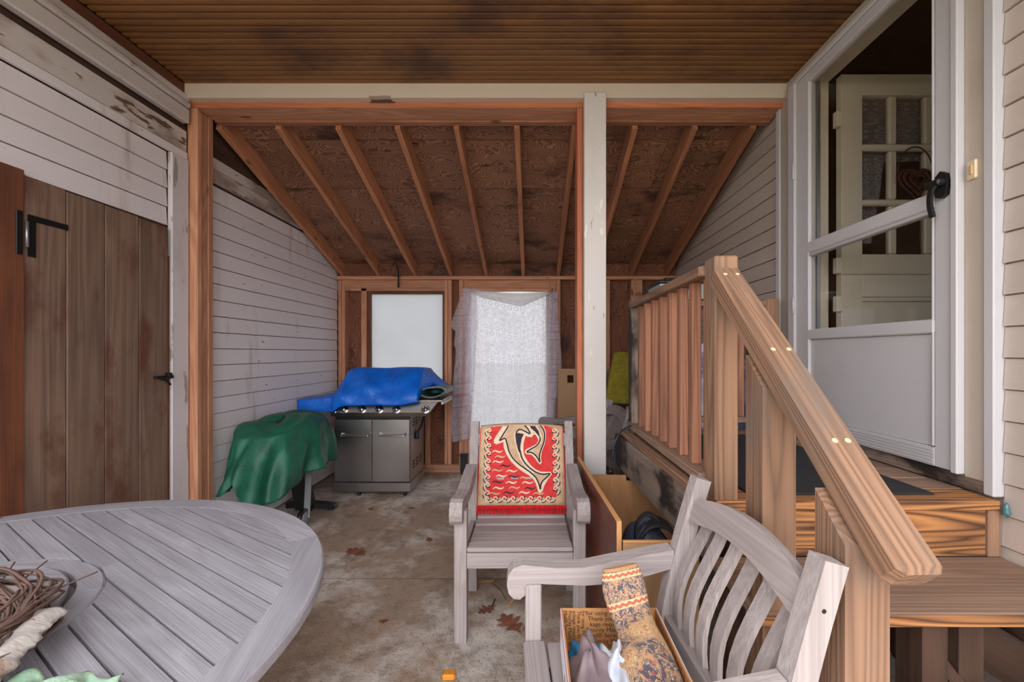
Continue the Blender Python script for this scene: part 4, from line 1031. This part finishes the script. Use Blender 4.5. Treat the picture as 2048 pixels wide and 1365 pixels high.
lathe('turntable', [(.001, ZT - .012), (.296, ZT - .012), (.299, ZT - .006), (.299, ZT + .008), (.294, ZT + .012), (.001, ZT + .012)], tk, tb_, Matrix.Translation(TC), 48, False)
lathe('underframe', [(.001, ZT - .07), (.38, ZT - .07), (.40, ZT - .066), (.40, ZT - .031), (.001, ZT - .031)], M['teak'], tb_, Matrix.Translation(TC), 24, False)
for a in (45, 135, 225, 315):
    q = math.radians(a); d = Vector((math.cos(q), math.sin(q), 0))
    board('leg', TC + d * .42 + Vector((0, 0, 0)), TC + d * .36 + Vector((0, 0, ZT - .071)), .075, .075, M['teak'], tb_, up=(d.y, -d.x, 0))
    board('apron', TC + d * .05 + Vector((0, 0, ZT - .105)), TC + d * .72 + Vector((0, 0, ZT - .066)), .035, .06, M['teak'], tb_)

# grapevine wreath with bark
wr_ = thing('vine_wreath', (-1.2, .70, ZT + .012), 'grapevine wreath with pieces of pale bark on the round table', 'wreath')
vine = plain('grapevine', lin(112, 86, 76), .9, noise=.5, scale=40, bump=.4)
rnd = random.Random(4)
WC = Vector((-1.20, .70, ZT + .056))
for k in range(80):
    p0, r0, z0 = rnd.uniform(0, 6.28), rnd.uniform(.215, .265), rnd.uniform(-.025, .022); ff = rnd.choice((2, 3, 4)); sp_ = rnd.uniform(1.2, 5.5); a0 = rnd.uniform(0, 6.28)
    pts = []
    for i in range(34):
        a = a0 + sp_ * i / 33
        rr = r0 + .02 * math.sin(ff * a + p0) + .004 * math.sin(9 * a); pts.append(WC + Vector((rr * math.cos(a) * 1.12, rr * math.sin(a) * .98, z0 + .015 * math.cos(ff * a + p0))))
    tube('vine', pts, rnd.uniform(.0014, .0034), vine, wr_, 6)
for k in range(6):
    a = rnd.uniform(.3, 1.8); s = WC + Vector((.27 * math.cos(a), .25 * math.sin(a), .01)); tube('twig', [s, s + Vector((rnd.uniform(-.08, .08), rnd.uniform(.0, .06), .02))], .0018, vine, wr_, 5)
bark = paint('birch_bark', lin(182, 174, 168), lin(120, 100, 86), .9, specks=lin(92, 72, 60), lo=.42, hi=.62, peel=lin(150, 120, 98), peel_lo=.55, grain=.6)
def bark_piece(c, L, w, ang, z, seed):
    r = random.Random(seed); ca, sa = math.cos(ang), math.sin(ang); e = [r.uniform(-.15, .15) for _ in range(24)]
    def fn(a, b):
        x = (a - .5) * L; y_ = (b - .5) * w * (1 + e[int(a * 22) % 24] * (1 if b > .5 else -1)) ; zz = z + .006 * math.sin(a * 4 + seed) + .012 * math.cos((b - .5) * 3) + .002 * math.sin(17 * a + 9 * b)
        return (c[0] + x * ca - y_ * sa, c[1] + x * sa + y_ * ca, zz)
    surf('bark', 22, 10, fn, bark, wr_, .005)
bark_piece((-.905, .745), .19, .055, -1.15, ZT + .055, 1); bark_piece((-1.13, .915), .16, .03, .25, ZT + .058, 2); bark_piece((-1.21, .80), .16, .10, .5, ZT + .02, 3); bark_piece((-1.12, .60), .17, .08, .2, ZT + .05, 5)
# mint cloth at the near edge of the table
def mint(a, b):
    x = -.785 + (a - .5) * .18; y_ = .65 + (b - .5) * .16
    r = math.hypot((a - .5) * 2, (b - .5) * 2)
    return (x + .008 * math.sin(11 * b), y_ + .008 * math.sin(13 * a), ZT + .006 + max(0, 1 - r) * .03 + .008 * (math.sin(9 * a + 4 * b) * math.sin(12 * b - 3 * a)) + .004 * math.sin(23 * a - 11 * b) * math.sin(19 * b) + .011)
tag(surf('crumpled_cloth', 26, 26, mint, M['mint'], None, .003), 'crumpled mint green cloth at the near edge of the table', 'cloth')

# ================================================================== GAS GRILL
gg = thing('gas_grill', (-1.49, 4.2, 0), 'stainless steel gas grill cart with five knobs by the left wall', 'grill')
S = M['steel']
GX0, GX1, GY0, GY1 = -1.848, -1.139, 3.955, 4.47
block('cart_body', GX0 + .004, GX1 - .004, GY0 + .03, GY1, .135, .735, S, gg, grain='z', c=.004)
block('cart_base', GX0 - .012, GX1 + .004, GY0 - .004, GY1, .05, .134, S, gg, c=.004)
xm = bx(744, 3.955)
for (x0, x1) in ((GX0 + .006, xm - .002), (xm + .002, GX1 - .006)):
    block('door', x0, x1, GY0, GY0 + .029, .140, .722, S, gg, grain='z', c=.004)
for (u0, u1) in ((680, 737), (756, 810)):
    a, b = bx(u0, 3.92), bx(u1, 3.92)
    tube('door_handle', smooth_pts([(a, GY0, .592), (a + .008, GY0 - .03, .578), (a + .03, GY0 - .036, .574), (b - .03, GY0 - .036, .574), (b - .008, GY0 - .03, .580), (b, GY0, .596)], 5), .0075, M['chrome'], gg, 8)
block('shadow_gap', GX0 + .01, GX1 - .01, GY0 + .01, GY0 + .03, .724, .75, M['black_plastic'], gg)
# control panel (sloped) and side shelf with angled end
v = [(-1.86, 3.93, .752), (-1.0, 3.93, .752), (-1.0, 4.0, .752), (-1.86, 4.0, .752), (-1.86, 3.915, .79), (-.955, 3.915, .79), (-1.86, 3.955, .885), (-.885, 3.955, .885), (-.885, 4.0, .885), (-1.86, 4.0, .885), (-.955, 4.0, .79)]
f = [[0, 1, 5, 4], [4, 5, 7, 6], [3, 2, 1, 0], [6, 7, 8, 9], [1, 2, 10, 5], [5, 10, 8, 7], [0, 4, 6, 9, 3], [3, 9, 8, 10, 2]]
obj('control_panel', v, f, S, gg)
block('left_panel', -2.15, -1.862, 3.93, 3.98, .80, .888, S, gg)
block('side_shelf', -1.10, -.835, 3.945, 4.42, .884, .904, S, gg, grain='y', c=.006)
block('side_shelf', -2.155, -1.86, 3.945, 4.42, .884, .904, S, gg, grain='y', c=.006)
block('shelf_lip', -.850, -.833, 3.95, 4.43, .86, .884, S, gg, grain='y')
block('fire_box', -1.855, -1.12, 4.0, 4.46, .735, .90, S, gg)
v, f = [], []
hp = [(4.0, .90), (4.0, .98), (4.06, 1.10), (4.16, 1.165), (4.32, 1.17), (4.44, 1.08), (4.46, .90)]
for x in (-1.80, -1.10): v += [(x, a, b) for a, b in hp]
n = len(hp); f = [[i, i + n, i + n + 1, i + 1] for i in range(n - 1)] + [list(range(n)), [n + i for i in range(n)][::-1], [0, n - 1, 2 * n - 1, n]]
obj('hood', v, f, S, gg)
kn = plain('knob_black', lin(40, 40, 44), .3)
nv = Vector((0, -.92, .39)).normalized()
for u in (688.5, 724, 758.5, 793, 851):
    c = px(u, 820, 3.928)
    Mk = Matrix.Translation(c + Vector((0, -.002, 0))) @ nv.to_track_quat('Z', 'Y').to_matrix().to_4x4()
    kb = lathe('knob', [(.040, -.004), (.040, .004), (.034, .007), (.030, .006), (.001, .006)], M['chrome'], gg, Mk, 24)
    lathe('knob_grip', [(.026, .0), (.026, .012), (.021, .028), (.001, .03)], M['chrome'], kb, Mk, 16)
    o = board('knob_bar', Mk @ Vector((0, -.024, .026)), Mk @ Vector((0, .024, .026)), .013, .02, kn, kb, up=nv, c=.003)
Mk = Matrix.Translation(px(671, 825, 3.925)) @ nv.to_track_quat('Z', 'Y').to_matrix().to_4x4()
lathe('igniter_button', [(.014, -.01), (.014, .012), (.009, .016), (.001, .017)], M['chrome'], gg, Mk, 14)
# side panel louvres
for row, (zz, n) in enumerate(((.700, 3), (.672, 3), (.644, 3))):
    for k in range(2): block('vent_slot', GX1 - .004, GX1 + .0005, 4.05 + k * .1, 4.10 + k * .1, zz - .05 * 0, zz + .012, M['black_plastic'], gg, grain='y', c=.001)
for r in range(3):
    for k in range(3): block('vent_slot', GX1 - .004, GX1 + .0005, 4.05 + k * .12, 4.12 + k * .12, .24 + r * .03, .252 + r * .03, M['black_plastic'], gg, grain='y', c=.001)
tube('gas_hose', smooth_pts([(GX1 + .012, 4.40, .80), (GX1 + .03, 4.36, .72), (GX1 + .03, 4.25, .62), (GX1 + .012, 4.15, .56)], 5), .012, M['black_plastic'], gg)
block('match_holder', GX1, GX1 + .03, 4.13, 4.17, .50, .58, M['black_plastic'], gg, grain='z', c=.006)
for (x, y) in ((GX1 - .06, 4.0), (GX0 + .22, 4.0), (GX1 - .06, 4.40), (GX0 + .08, 4.40)):
    Mw = Matrix.Translation((x, y, .026)) @ Matrix.Rotation(math.pi / 2, 4, 'Y')
    wh = lathe('caster_wheel', [(.008, -.012), (.024, -.012), (.026, -.008), (.026, .008), (.024, .012), (.008, .012)], M['black_plastic'], gg, Mw, 16)
    block('caster_fork', x - .017, x + .017, y - .012, y + .012, .036, .05, M['galv'], gg)

# ------------------------------------------------------------------ blue tarp over the grill hood
# columns across the grill: x, height of ridge, front y of ridge, hem z in front, y of hem, back z
cols_ = [(-2.17, .914, 4.05, .815, 3.925, .912), (-2.05, .918, 4.05, .805, 3.915, .912), (-1.92, .935, 4.05, .797, 3.91, .915), (-1.865, .985, 4.06, .795, 3.905, .93), (-1.82, 1.075, 4.08, .802, 3.885, .95),
         (-1.76, 1.175, 4.10, .846, 3.88, .95), (-1.70, 1.195, 4.12, .856, 3.875, .95), (-1.55, 1.195, 4.12, .860, 3.875, .95), (-1.40, 1.195, 4.12, .862, 3.872, .95), (-1.28, 1.198, 4.12, .858, 3.872, .95),
         (-1.20, 1.198, 4.12, .862, 3.872, .95), (-1.11, 1.202, 4.12, .876, 3.875, .95), (-1.055, 1.195, 4.14, .886, 3.885, .95), (-1.035, 1.165, 4.20, .99, 4.02, .95), (-.97, 1.10, 4.26, 1.03, 4.16, .96), (-.86, 1.005, 4.34, .995, 4.27, .97)]
def lerp_col(a):
    k = a * (len(cols_) - 1); i = min(int(k), len(cols_) - 2); q = k - i
    return [cols_[i][j] + (cols_[i + 1][j] - cols_[i][j]) * q for j in range(6)]
def tarp(a, b):
    x, zr, yr, zh, yh, zb = lerp_col(a)
    top_h = max(zr - .90, 0)
    if b < .55:
        s = b / .55; g_ = min(1, top_h * 9)
        y_ = yh + (yr - yh) * (g_ * s ** 1.9 + (1 - g_) * max(0, (s - .55) / .45)); z = zh + (zr - zh) * (g_ * s ** .95 + (1 - g_) * min(1, s / .52))
        w = math.sin(math.pi * s)
        y_ -= .016 * w * (math.sin(x * 21 + s * 5) + .7 * math.sin(x * 9 - s * 8)) * min(1, top_h * 6)
        z += .012 * w * math.sin(x * 17 + 4 * s) * min(1, top_h * 6)
    elif b < .8:
        s = (b - .55) / .25; y_ = yr + (4.42 - yr) * s; z = zr + .004 * math.sin(x * 14) - .012 * s
    else:
        s = (b - .8) / .2; y_ = 4.42 + .075 * s; z = zr - .012 + (zb - zr + .012) * s
    return (x, y_, z)
tag(surf('grill_tarp', 90, 44, tarp, M['tarp'], None, .003), 'bright blue plastic tarp draped over the gas grill hood', 'tarp')

# ------------------------------------------------------------------ folded grey green cover on the right shelf
fc = thing('folded_cover', (-.95, 4.15, .906), 'folded silvery grey cover with dark green lining on the grill shelf', 'cover')
def roll(a, b, sh=1.0):
    th = 2 * math.pi * a; y_ = 4.0 + .34 * b
    w = (.115 + .008 * math.sin(7 * b)) * sh; h = (.047 + .004 * math.sin(9 * b + 3 * th)) * sh
    return (-.945 + .03 * b + w * math.cos(th), y_ + .01 * math.sin(3 * th), .969 + h * math.sin(th) + .010 * math.cos(th))
surf('outer_fold', 40, 16, roll, M['grey_cover'], fc, .008, close_u=True)
surf('lining', 32, 10, lambda a, b: roll(a, .03 + b * .9, .82), M['dark_green'], fc, .004, close_u=True)
lump('stuffed_fold', (-.93, 4.14, .969), (.07, .10, .03), M['dark_green'], None, None, 9, .1, 1, 16, fc)

# ------------------------------------------------------------------ small grill under a green cover
kg = thing('covered_grill', (-1.9, 3.3, 0), 'small pedestal grill standing under the green cover beside the wall', 'grill')
bkp = M['black_plastic']
lathe('fire_bowl', [(.02, .52), (.13, .54), (.2, .62), (.22, .70), (.2, .78), (.12, .825), (.01, .83)], bkp, kg, Matrix.Translation((-1.93, 3.33, 0)), 20)
v, f = sweep_rect([(-1.93, 3.45, .55), (-1.91, 3.50, .30), (-1.89, 3.55, .05)], lambda s: .10 + .03 * s, .09, (1, 0, 0)); obj('pedestal', v, f, bkp, kg)
v, f = sweep_rect(smooth_pts([(-2.08, 3.62, .05), (-1.94, 3.58, .07), (-1.85, 3.58, .07), (-1.72, 3.64, .035), (-1.69, 3.655, .02)], 4), .075, .04, (0, 1, 0)); obj('foot', v, f, bkp, kg)
board('wheel_strut', (-1.72, 3.24, .08), (-1.79, 3.42, .52), .045, .02, plain('grey_enamel', lin(120, 120, 124), .5), kg)
for x in (-1.735, -2.10):
    Mw = Matrix.Translation((x, 3.22, .08)) @ Matrix.Rotation(math.pi / 2, 4, 'Y')
    wh = lathe('wheel', [(.005, -.018), (.066, -.018), (.08, -.012), (.08, .012), (.066, .018), (.005, .018)], bkp, kg, Mw, 24)
    lathe('wheel_disc', [(.001, .019), (.06, .019), (.055, .024), (.001, .026)], plain('grey_disc', lin(130, 132, 136), .5), wh, Mw, 20)
CX, CY = -1.915, 3.28
hem_pts = [(0, .46), (40, .44), (75, .46), (110, .45), (150, .40), (190, .45), (225, .40), (250, .41), (270, .52), (288, .33), (305, .33), (325, .40), (345, .44), (360, .46)]
def hem(deg):
    for i in range(len(hem_pts) - 1):
        a, b = hem_pts[i], hem_pts[i + 1]
        if a[0] <= deg <= b[0]: q = (deg - a[0]) / (b[0] - a[0]); q = q * q * (3 - 2 * q); return a[1] + (b[1] - a[1]) * q
    return .45
def cover(a, b):
    deg = 360 * a % 360; th = math.radians(deg); c, s = math.cos(th), math.sin(th)
    n_ = 2.6
    k = (abs(c) ** n_ + abs(s) ** n_) ** (-1 / n_)
    ax, ay = .225, .40
    top = .862 - .05 * max(0, -s) ** 2
    if b < .45:
        q = b / .45; rr = q; z = top + .012 * math.sin(th * 3 + 2) * q - .05 * q ** 4 + .014 * math.sin(5 * th + 9 * q) * q
        fx = fy = 0; fold = 0
    else:
        q = (b - .45) / .55; rr = 1 + .20 * q ** .8 * (1 if c > -.5 else .12); z = (top - .05) + (hem(deg) - top + .05) * q ** 1.05
        fold = q ** .8 * (.034 * math.sin(9 * th + 1.2) + .018 * math.sin(17 * th + 2.5 * q)) + .012 * math.sin(6 * th + 7 * q)
        if c < -.4: fold *= .2
    ex = .10 * max(0, -s) ** 3 * (max(0, b - .45) / .55) * (1.0 if c > -.3 else .4)
    x = CX + c * k * ax * rr + c * fold; y_ = CY + s * k * ay * rr + s * fold - ex
    x = max(x, XL + .022)
    return (x, y_, z)
tag(surf('grill_cover', 140, 44, cover, M['green'], None, .003, close_u=True), 'dark green fabric cover draped over the small grill', 'cover')

# ================================================================== LACE CURTAIN
lc = thing('lace_curtain', (bx(1015, 4.7), 4.70, 0), 'lavender white lace curtain tacked over the rear doorway', 'curtain')
DL = 4.705
def pl(u, v, d=DL): return px(u, v, d)
def edge(pts, t):
    for i in range(len(pts) - 1):
        if pts[i][0] <= t <= pts[i + 1][0]:
            q = (t - pts[i][0]) / (pts[i + 1][0] - pts[i][0]); return tuple(pts[i][j] + (pts[i + 1][j] - pts[i][j]) * q for j in (1, 2))
    return pts[-1][1:]
topE = [(0, 926, 577), (.25, 962, 596), (.55, 1040, 614), (.62, 1048, 612), (.85, 1090, 594), (1, 1115, 583)]
botE = [(0, 934, 852), (.3, 985, 905), (.7, 1060, 905), (1, 1112, 850)]
def main_panel(a, b):
    tu, tv = edge(topE, a); bu, bv = edge(botE, a)
    u = bu + (tu - bu) * b; v = bv + (tv - bv) * b
    d = DL + .012 * math.sin(a * 40) * (1 - .4 * b) + .018 * math.sin(a * 13 + b * 5)
    return pl(u + 2.5 * math.sin(b * 9 + a * 6) * (a if a < .5 else 1 - a), v, d)
surf('lace_panel', 56, 40, main_panel, M['lace'], lc)
# side tail on the left with stepped edge, gathered
lt = [(577, 925, 952), (600, 919, 954), (640, 904, 955), (655, 901, 955), (663, 911, 954), (690, 908, 953), (700, 912, 952), (780, 905, 948), (850, 902, 942), (886, 905, 940)]
def tail(a, b):
    k = b * (len(lt) - 1); i = min(int(k), len(lt) - 2); q = k - i
    v = lt[i][0] + (lt[i + 1][0] - lt[i][0]) * q; l = lt[i][1] + (lt[i + 1][1] - lt[i][1]) * q; r = lt[i][2] + (lt[i + 1][2] - lt[i][2]) * q
    return pl(l + (r - l) * a, v - (8 * a * b), DL - .03 + .022 * math.sin(a * 11 + 2 * b) * (.3 + b))
surf('lace_tail', 26, 40, tail, M['lace'], lc)
rt = [(583, 1098, 1115), (640, 1096, 1116), (700, 1094, 1122), (737, 1095, 1124), (738, 1095, 1118), (797, 1094, 1115), (798, 1094, 1110), (850, 1093, 1109)]
def rtail(a, b):
    k = b * (len(rt) - 1); i = min(int(k), len(rt) - 2); q = k - i
    v = rt[i][0] + (rt[i + 1][0] - rt[i][0]) * q; l = rt[i][1] + (rt[i + 1][1] - rt[i][1]) * q; r = rt[i][2] + (rt[i + 1][2] - rt[i][2]) * q
    return pl(l + (r - l) * a, v, DL - .02 + .018 * math.sin(a * 8 + 2 * b))
surf('lace_tail', 14, 30, rtail, M['lace'], lc)
# folded-over swag at the top
def swag(a, b):
    tu, tv = 926 + (1115 - 926) * a, (576 + 12 * math.sin(math.pi * a) ** 1 * .6 + 7 * a)
    bu, bv = edge(topE, a)
    return pl(tu + (bu - tu) * b, tv + (bv - tv) * b, DL - .012 - .02 * math.sin(math.pi * b))
surf('lace_swag', 36, 8, swag, M['lace_swag'], lc)

# ================================================================== ITEMS BY THE REAR WALL
hk = thing('wire_hook', px(796, 560, 4.72), 'black wire hook hanging from the rear top plate', 'hook')
tube('hook_wire', smooth_pts([px(787, 532, 4.70), px(786, 529, 4.70), px(790, 527, 4.70), px(795, 535, 4.70), px(797, 552, 4.70), px(797, 566, 4.71), px(797, 575, 4.71)], 5), lambda s: .007 + .005 * s ** 4, M['black_iron'], hk, 6)
tube('hook_bar', [px(783, 552, 4.74), px(802, 553, 4.74)], .003, M['black_iron'], hk, 5)
bk = thing('black_block', px(927, 940, 4.70), 'small black rubber block at the foot of the rear doorway stud', 'block')
block('rubber_block', bx(921, 4.72), bx(935, 4.72), 4.70, 4.76, 0, .20, M['rubber'], bk, grain='z', c=.006)
block('rubber_cap', bx(920, 4.72), bx(936, 4.72), 4.695, 4.765, .20, .215, M['rubber'], bk, grain='z', c=.004)
# tan board with a square cut-out
hb2 = thing('cutout_board', (.5, 4.66, 0), 'tan hardboard with a square hole leaning on the rear wall', 'board')
def P4(u, v): q = px(u, v, 4.66); return (q.x, q.z)
x0, zt = P4(1116, 738); hx0, hz1 = P4(1134.5, 751); hx1, hz0 = P4(1147, 766); x1 = x0 + .52
for (a, b, c_, d_) in ((x0, hx0, .0, zt), (hx1, x1, 0, zt), (hx0, hx1, hz1, zt), (hx0, hx1, 0, hz0)):
    block('hardboard_piece', a, b, 4.65, 4.662, c_, d_, M['hardboard'], hb2, grain='z', c=0)
# olive office chair
oc = thing('office_chair', (.885, 4.0, 0), 'olive green upholstered office chair behind the landing', 'chair')
ol = [(-.17, .22), (-.21, .0), (-.235, -.20), (-.20, -.235), (.20, -.235), (.235, -.20), (.21, 0), (.17, .22), (.14, .235), (-.14, .235)]
v, f = prism_geo(ol, .07)
o = obj('backrest', v, f, M['olive'], oc, M=Matrix.Translation((.885, 3.80, 1.115)) @ Matrix.Rotation(.10, 4, 'X')); mb = o.modifiers.new('soft', 'BEVEL'); mb.width = .025; mb.segments = 3
block('back_shell', .72, 1.06, 3.846, 3.86, .86, 1.30, M['black_plastic'], oc, grain='z', c=.006)
block('back_bracket', .855, .915, 3.862, 3.885, .44, 1.0, M['black_plastic'], oc, grain='z')
block('seat', .745, 1.15, 3.90, 4.32, .44, .52, M['olive'], oc, c=.03)
tube('column', [(.98, 4.1, .06), (.98, 4.1, .44)], .025, M['black_plastic'], oc)
for k in range(5):
    a = 2 * math.pi * k / 5 + .3; e = Vector((.98 + .24 * math.cos(a), 4.1 + .24 * math.sin(a), .075))
    board('base_arm', (.98, 4.1, .09), e, .045, .03, M['black_plastic'], oc)
    lathe('caster', [(.01, -.02), (.03, -.02), (.03, .02), (.01, .02)], M['black_plastic'], oc, Matrix.Translation((e.x, e.y, .03)) @ Matrix.Rotation(math.pi / 2, 4, 'X'), 12)

# ================================================================== BOARDS UNDER THE LANDING
cb_ = thing('veneer_board', (.28, 2.0, 0), 'dark cherry veneered board standing on edge beside the red mat chair', 'board')
board('veneer_face', (.312, 1.555, .362), (.268, 2.52, .357), .014, .724, M['cherry'], cb_, c=.001)
board('pine_edge', (.312, 1.555, .727), (.268, 2.52, .722), .018, .006, M['edge_pine'], cb_, c=.001)
board('pine_edge', (.3125, 1.549, 0), (.3125, 1.549, .73), .018, .010, M['edge_pine'], cb_, up=(0, 1, 0), c=.001)
pb = thing('plywood_board', (.58, 2.47, 0), 'tan plywood board with notched top edge under the landing', 'board')
v, f = prism_geo([(.33, 0), (.86, 0), (.86, .600), (.538, .600), (.538, .632), (.33, .632)], .012)
R = Matrix.Translation((.58, 2.47, .3)) @ Matrix.Rotation(-math.pi / 2, 4, 'Y'); Ri = R.inverted()
obj('plywood_face', [Ri @ Vector((q[0], 2.47 + q[1], q[2])) for q in v], f, M['ply_tan'], pb, M=R)
fb = thing('fibre_board', (.47, 1.53, 0), 'smooth tan fibreboard standing behind the nearest armchair', 'board')
block('fibre_face', .325, .60, 1.538, 1.55, 0, .652, M['hardboard'], fb, grain='z', c=.001)
block('fibre_top', .325, .60, 1.536, 1.552, .653, .660, M['edge_pine'], fb)
lg = thing('duffel_bag', (.47, 1.72, 0), 'charcoal and black duffel bag with loop handle among the boards', 'bag')
lump('bag_body', (.455, 1.74, .42), (.12, .13, .235), M['navy'], None, None, 2, .06, 1.75, 26, lg)
def flap(a, b):
    th = math.pi * (a - .08); r = .128 + .01 * math.sin(6 * a)
    return (.485 + r * .72 * math.cos(th) + .02 * b, 1.655 + .16 * b, .50 + .165 * math.sin(th) ** .8 * (1 - .12 * b) if math.sin(th) > 0 else .50 - .1 * abs(math.sin(th)))
surf('bag_flap', 24, 8, flap, M['black_web'], lg, .01)
v, f = sweep_rect(smooth_pts([(.400, 1.66, .60), (.398, 1.655, .66), (.415, 1.65, .70), (.445, 1.65, .718), (.475, 1.65, .705), (.492, 1.66, .668), (.49, 1.67, .63)], 5), .028, .005, (0, 1, .1)); obj('loop_handle', v, f, M['black_web'], lg, smooth=False)
dw = thing('driftwood', (.62, 1.75, 0), 'rough split log standing beside the duffel bag', 'wood')
v, f = tube_geo([(.69, 1.84, 0), (.68, 1.82, .3), (.66, 1.79, .50), (.655, 1.775, .58)], lambda s: .045 - .02 * s + .006 * math.sin(20 * s), 9)
obj('log', v, f, wood('split_log', lin(150, 122, 98), lin(96, 74, 58)), dw)

# ================================================================== FLOOR LITTER
leafm = plain('dry_leaf', lin(140, 84, 62), .85, noise=.5, scale=30)
def oak(seed):
    r = random.Random(seed); pts = []
    pts = [(q * r.uniform(.85, 1.15), s) for q, s in ((.02, -.15), (.03, 0), (.12, .10), (.30, .18), (.28, .26), (.10, .34), (.40, .46), (.42, .56), (.12, .60), (.30, .76), (.26, .84), (.08, .84), (.10, .98), (.03, 1.04))]
    out = [(x, y_) for x, y_ in pts] + [(-x * r.uniform(.8, 1.2), y_) for x, y_ in pts[::-1]]
    return out
leaves = [(1020, 1248, 40, .6, 'lobed brown oak leaf lying between the two armchair legs'), (973, 1222, 24, 2.2, 'tan curled oak leaf beside a dark twig near the chair'), (1045, 1195, 24, 1.2, 'small dark leaf beside the nearest chair leg'),
          (1056, 1259, 14, .3, 'tiny reddish leaf left of the nearest chair leg'), (712, 1106, 30, 1.0, 'flattened brown oak leaf midway along the concrete floor'), (858, 1081, 12, .4, 'small brown leaf left of the mat chair arm'),
          (767, 1245, 12, 1.8, 'narrow brown leaf on the pale concrete patch'), (742, 1020, 8, .9, 'brown leaf on the floor in front of the gas grill'), (823, 1018, 9, 1.7, 'dark leaf on the mossy floor right of the grill')]
for i, (u, v_, w, a, lab) in enumerate(leaves):
    d = F * H / (v_ - V0); c = px(u, v_, d); s = w * d / F * 1.5
    p = oak(i + 3); ca, sa = math.cos(a), math.sin(a)
    vv = [(c.x + (x * ca - (y_ - .5) * sa) * s, c.y + (x * sa + (y_ - .5) * ca) * s, .004 + .25 * s * (x * x) + .006 * abs(y_ - .5)) for x, y_ in p]
    n = len(vv); h = n // 2
    ff = [[k, k + 1, n - 2 - k, n - 1 - k] for k in range(h - 1)]
    o = obj('oak_leaf', vv, ff, leafm); m_ = o.modifiers.new('thickness', 'SOLIDIFY'); m_.thickness = .0015
    tag(o, lab, 'leaf', 'dry leaves on the floor')
twm = plain('twig_bark', lin(104, 88, 74), .9, noise=.4, scale=60); stm = plain('pale_splint', lin(186, 136, 92), .85, noise=.3, scale=50)
def ground(u, v_, z=.004): d = F * (H - z) / (v_ - V0); return px(u, v_, d)
for pts, r, m_, lab in (([(940, 1168), (965, 1164), (993, 1161)], .006, stm, 'pale splinter of wood lying behind the mat chair leg'), ([(990, 1199), (983, 1216), (981, 1225)], .004, twm, 'short dark twig beside the curled oak leaf'),
                        ([(1019, 1210), (1035, 1188), (1047, 1178)], .006, stm, 'tan splint of wood near the nearest chair arm'), ([(1012, 1200), (1000, 1180), (985, 1168)], .0025, twm, 'thin curved twig under the mat chair')):
    v, f = tube_geo([ground(*p) for p in pts], r, 6); o = obj('twig', v, f, m_, smooth=True); tag(o, lab, 'twig', 'twigs on the floor')
rnd = random.Random(12); v, f = [], []
for k in range(900):
    u, v_ = rnd.uniform(560, 1250), 940 + 420 * rnd.random() ** .8
    if rnd.random() < .5: u = rnd.gauss(1060, 70); v_ = rnd.gauss(1190, 60)
    if v_ < 950: continue
    c = ground(u, v_, .003); s = rnd.uniform(.0015, .005); a = rnd.uniform(0, 3.14); o = len(v)
    for dx, dy, dz in ((-1, -.4, 0), (1, -.4, 0), (1, .4, 0), (-1, .4, 0), (0, 0, .7)):
        v.append((c.x + s * (dx * math.cos(a) - dy * math.sin(a)), c.y + s * (dx * math.sin(a) + dy * math.cos(a)), .0005 + dz * s))
    f += [[o, o + 1, o + 4], [o + 1, o + 2, o + 4], [o + 2, o + 3, o + 4], [o + 3, o, o + 4]]
o = obj('wood_chips', v, f, plain('chip_wood', lin(176, 140, 106), .9, noise=.6, scale=20)); tag(o, 'fine wood chips and grit scattered over the concrete', 'debris', kind='stuff')
ob_ = block('orange_block', -.372, -.318, 1.735, 1.775, .001, .026, plain('orange_plastic', lin(232, 150, 40), .5), None, c=.006)
tag(ob_, 'small orange plastic piece on the floor at the bottom edge', 'plastic')
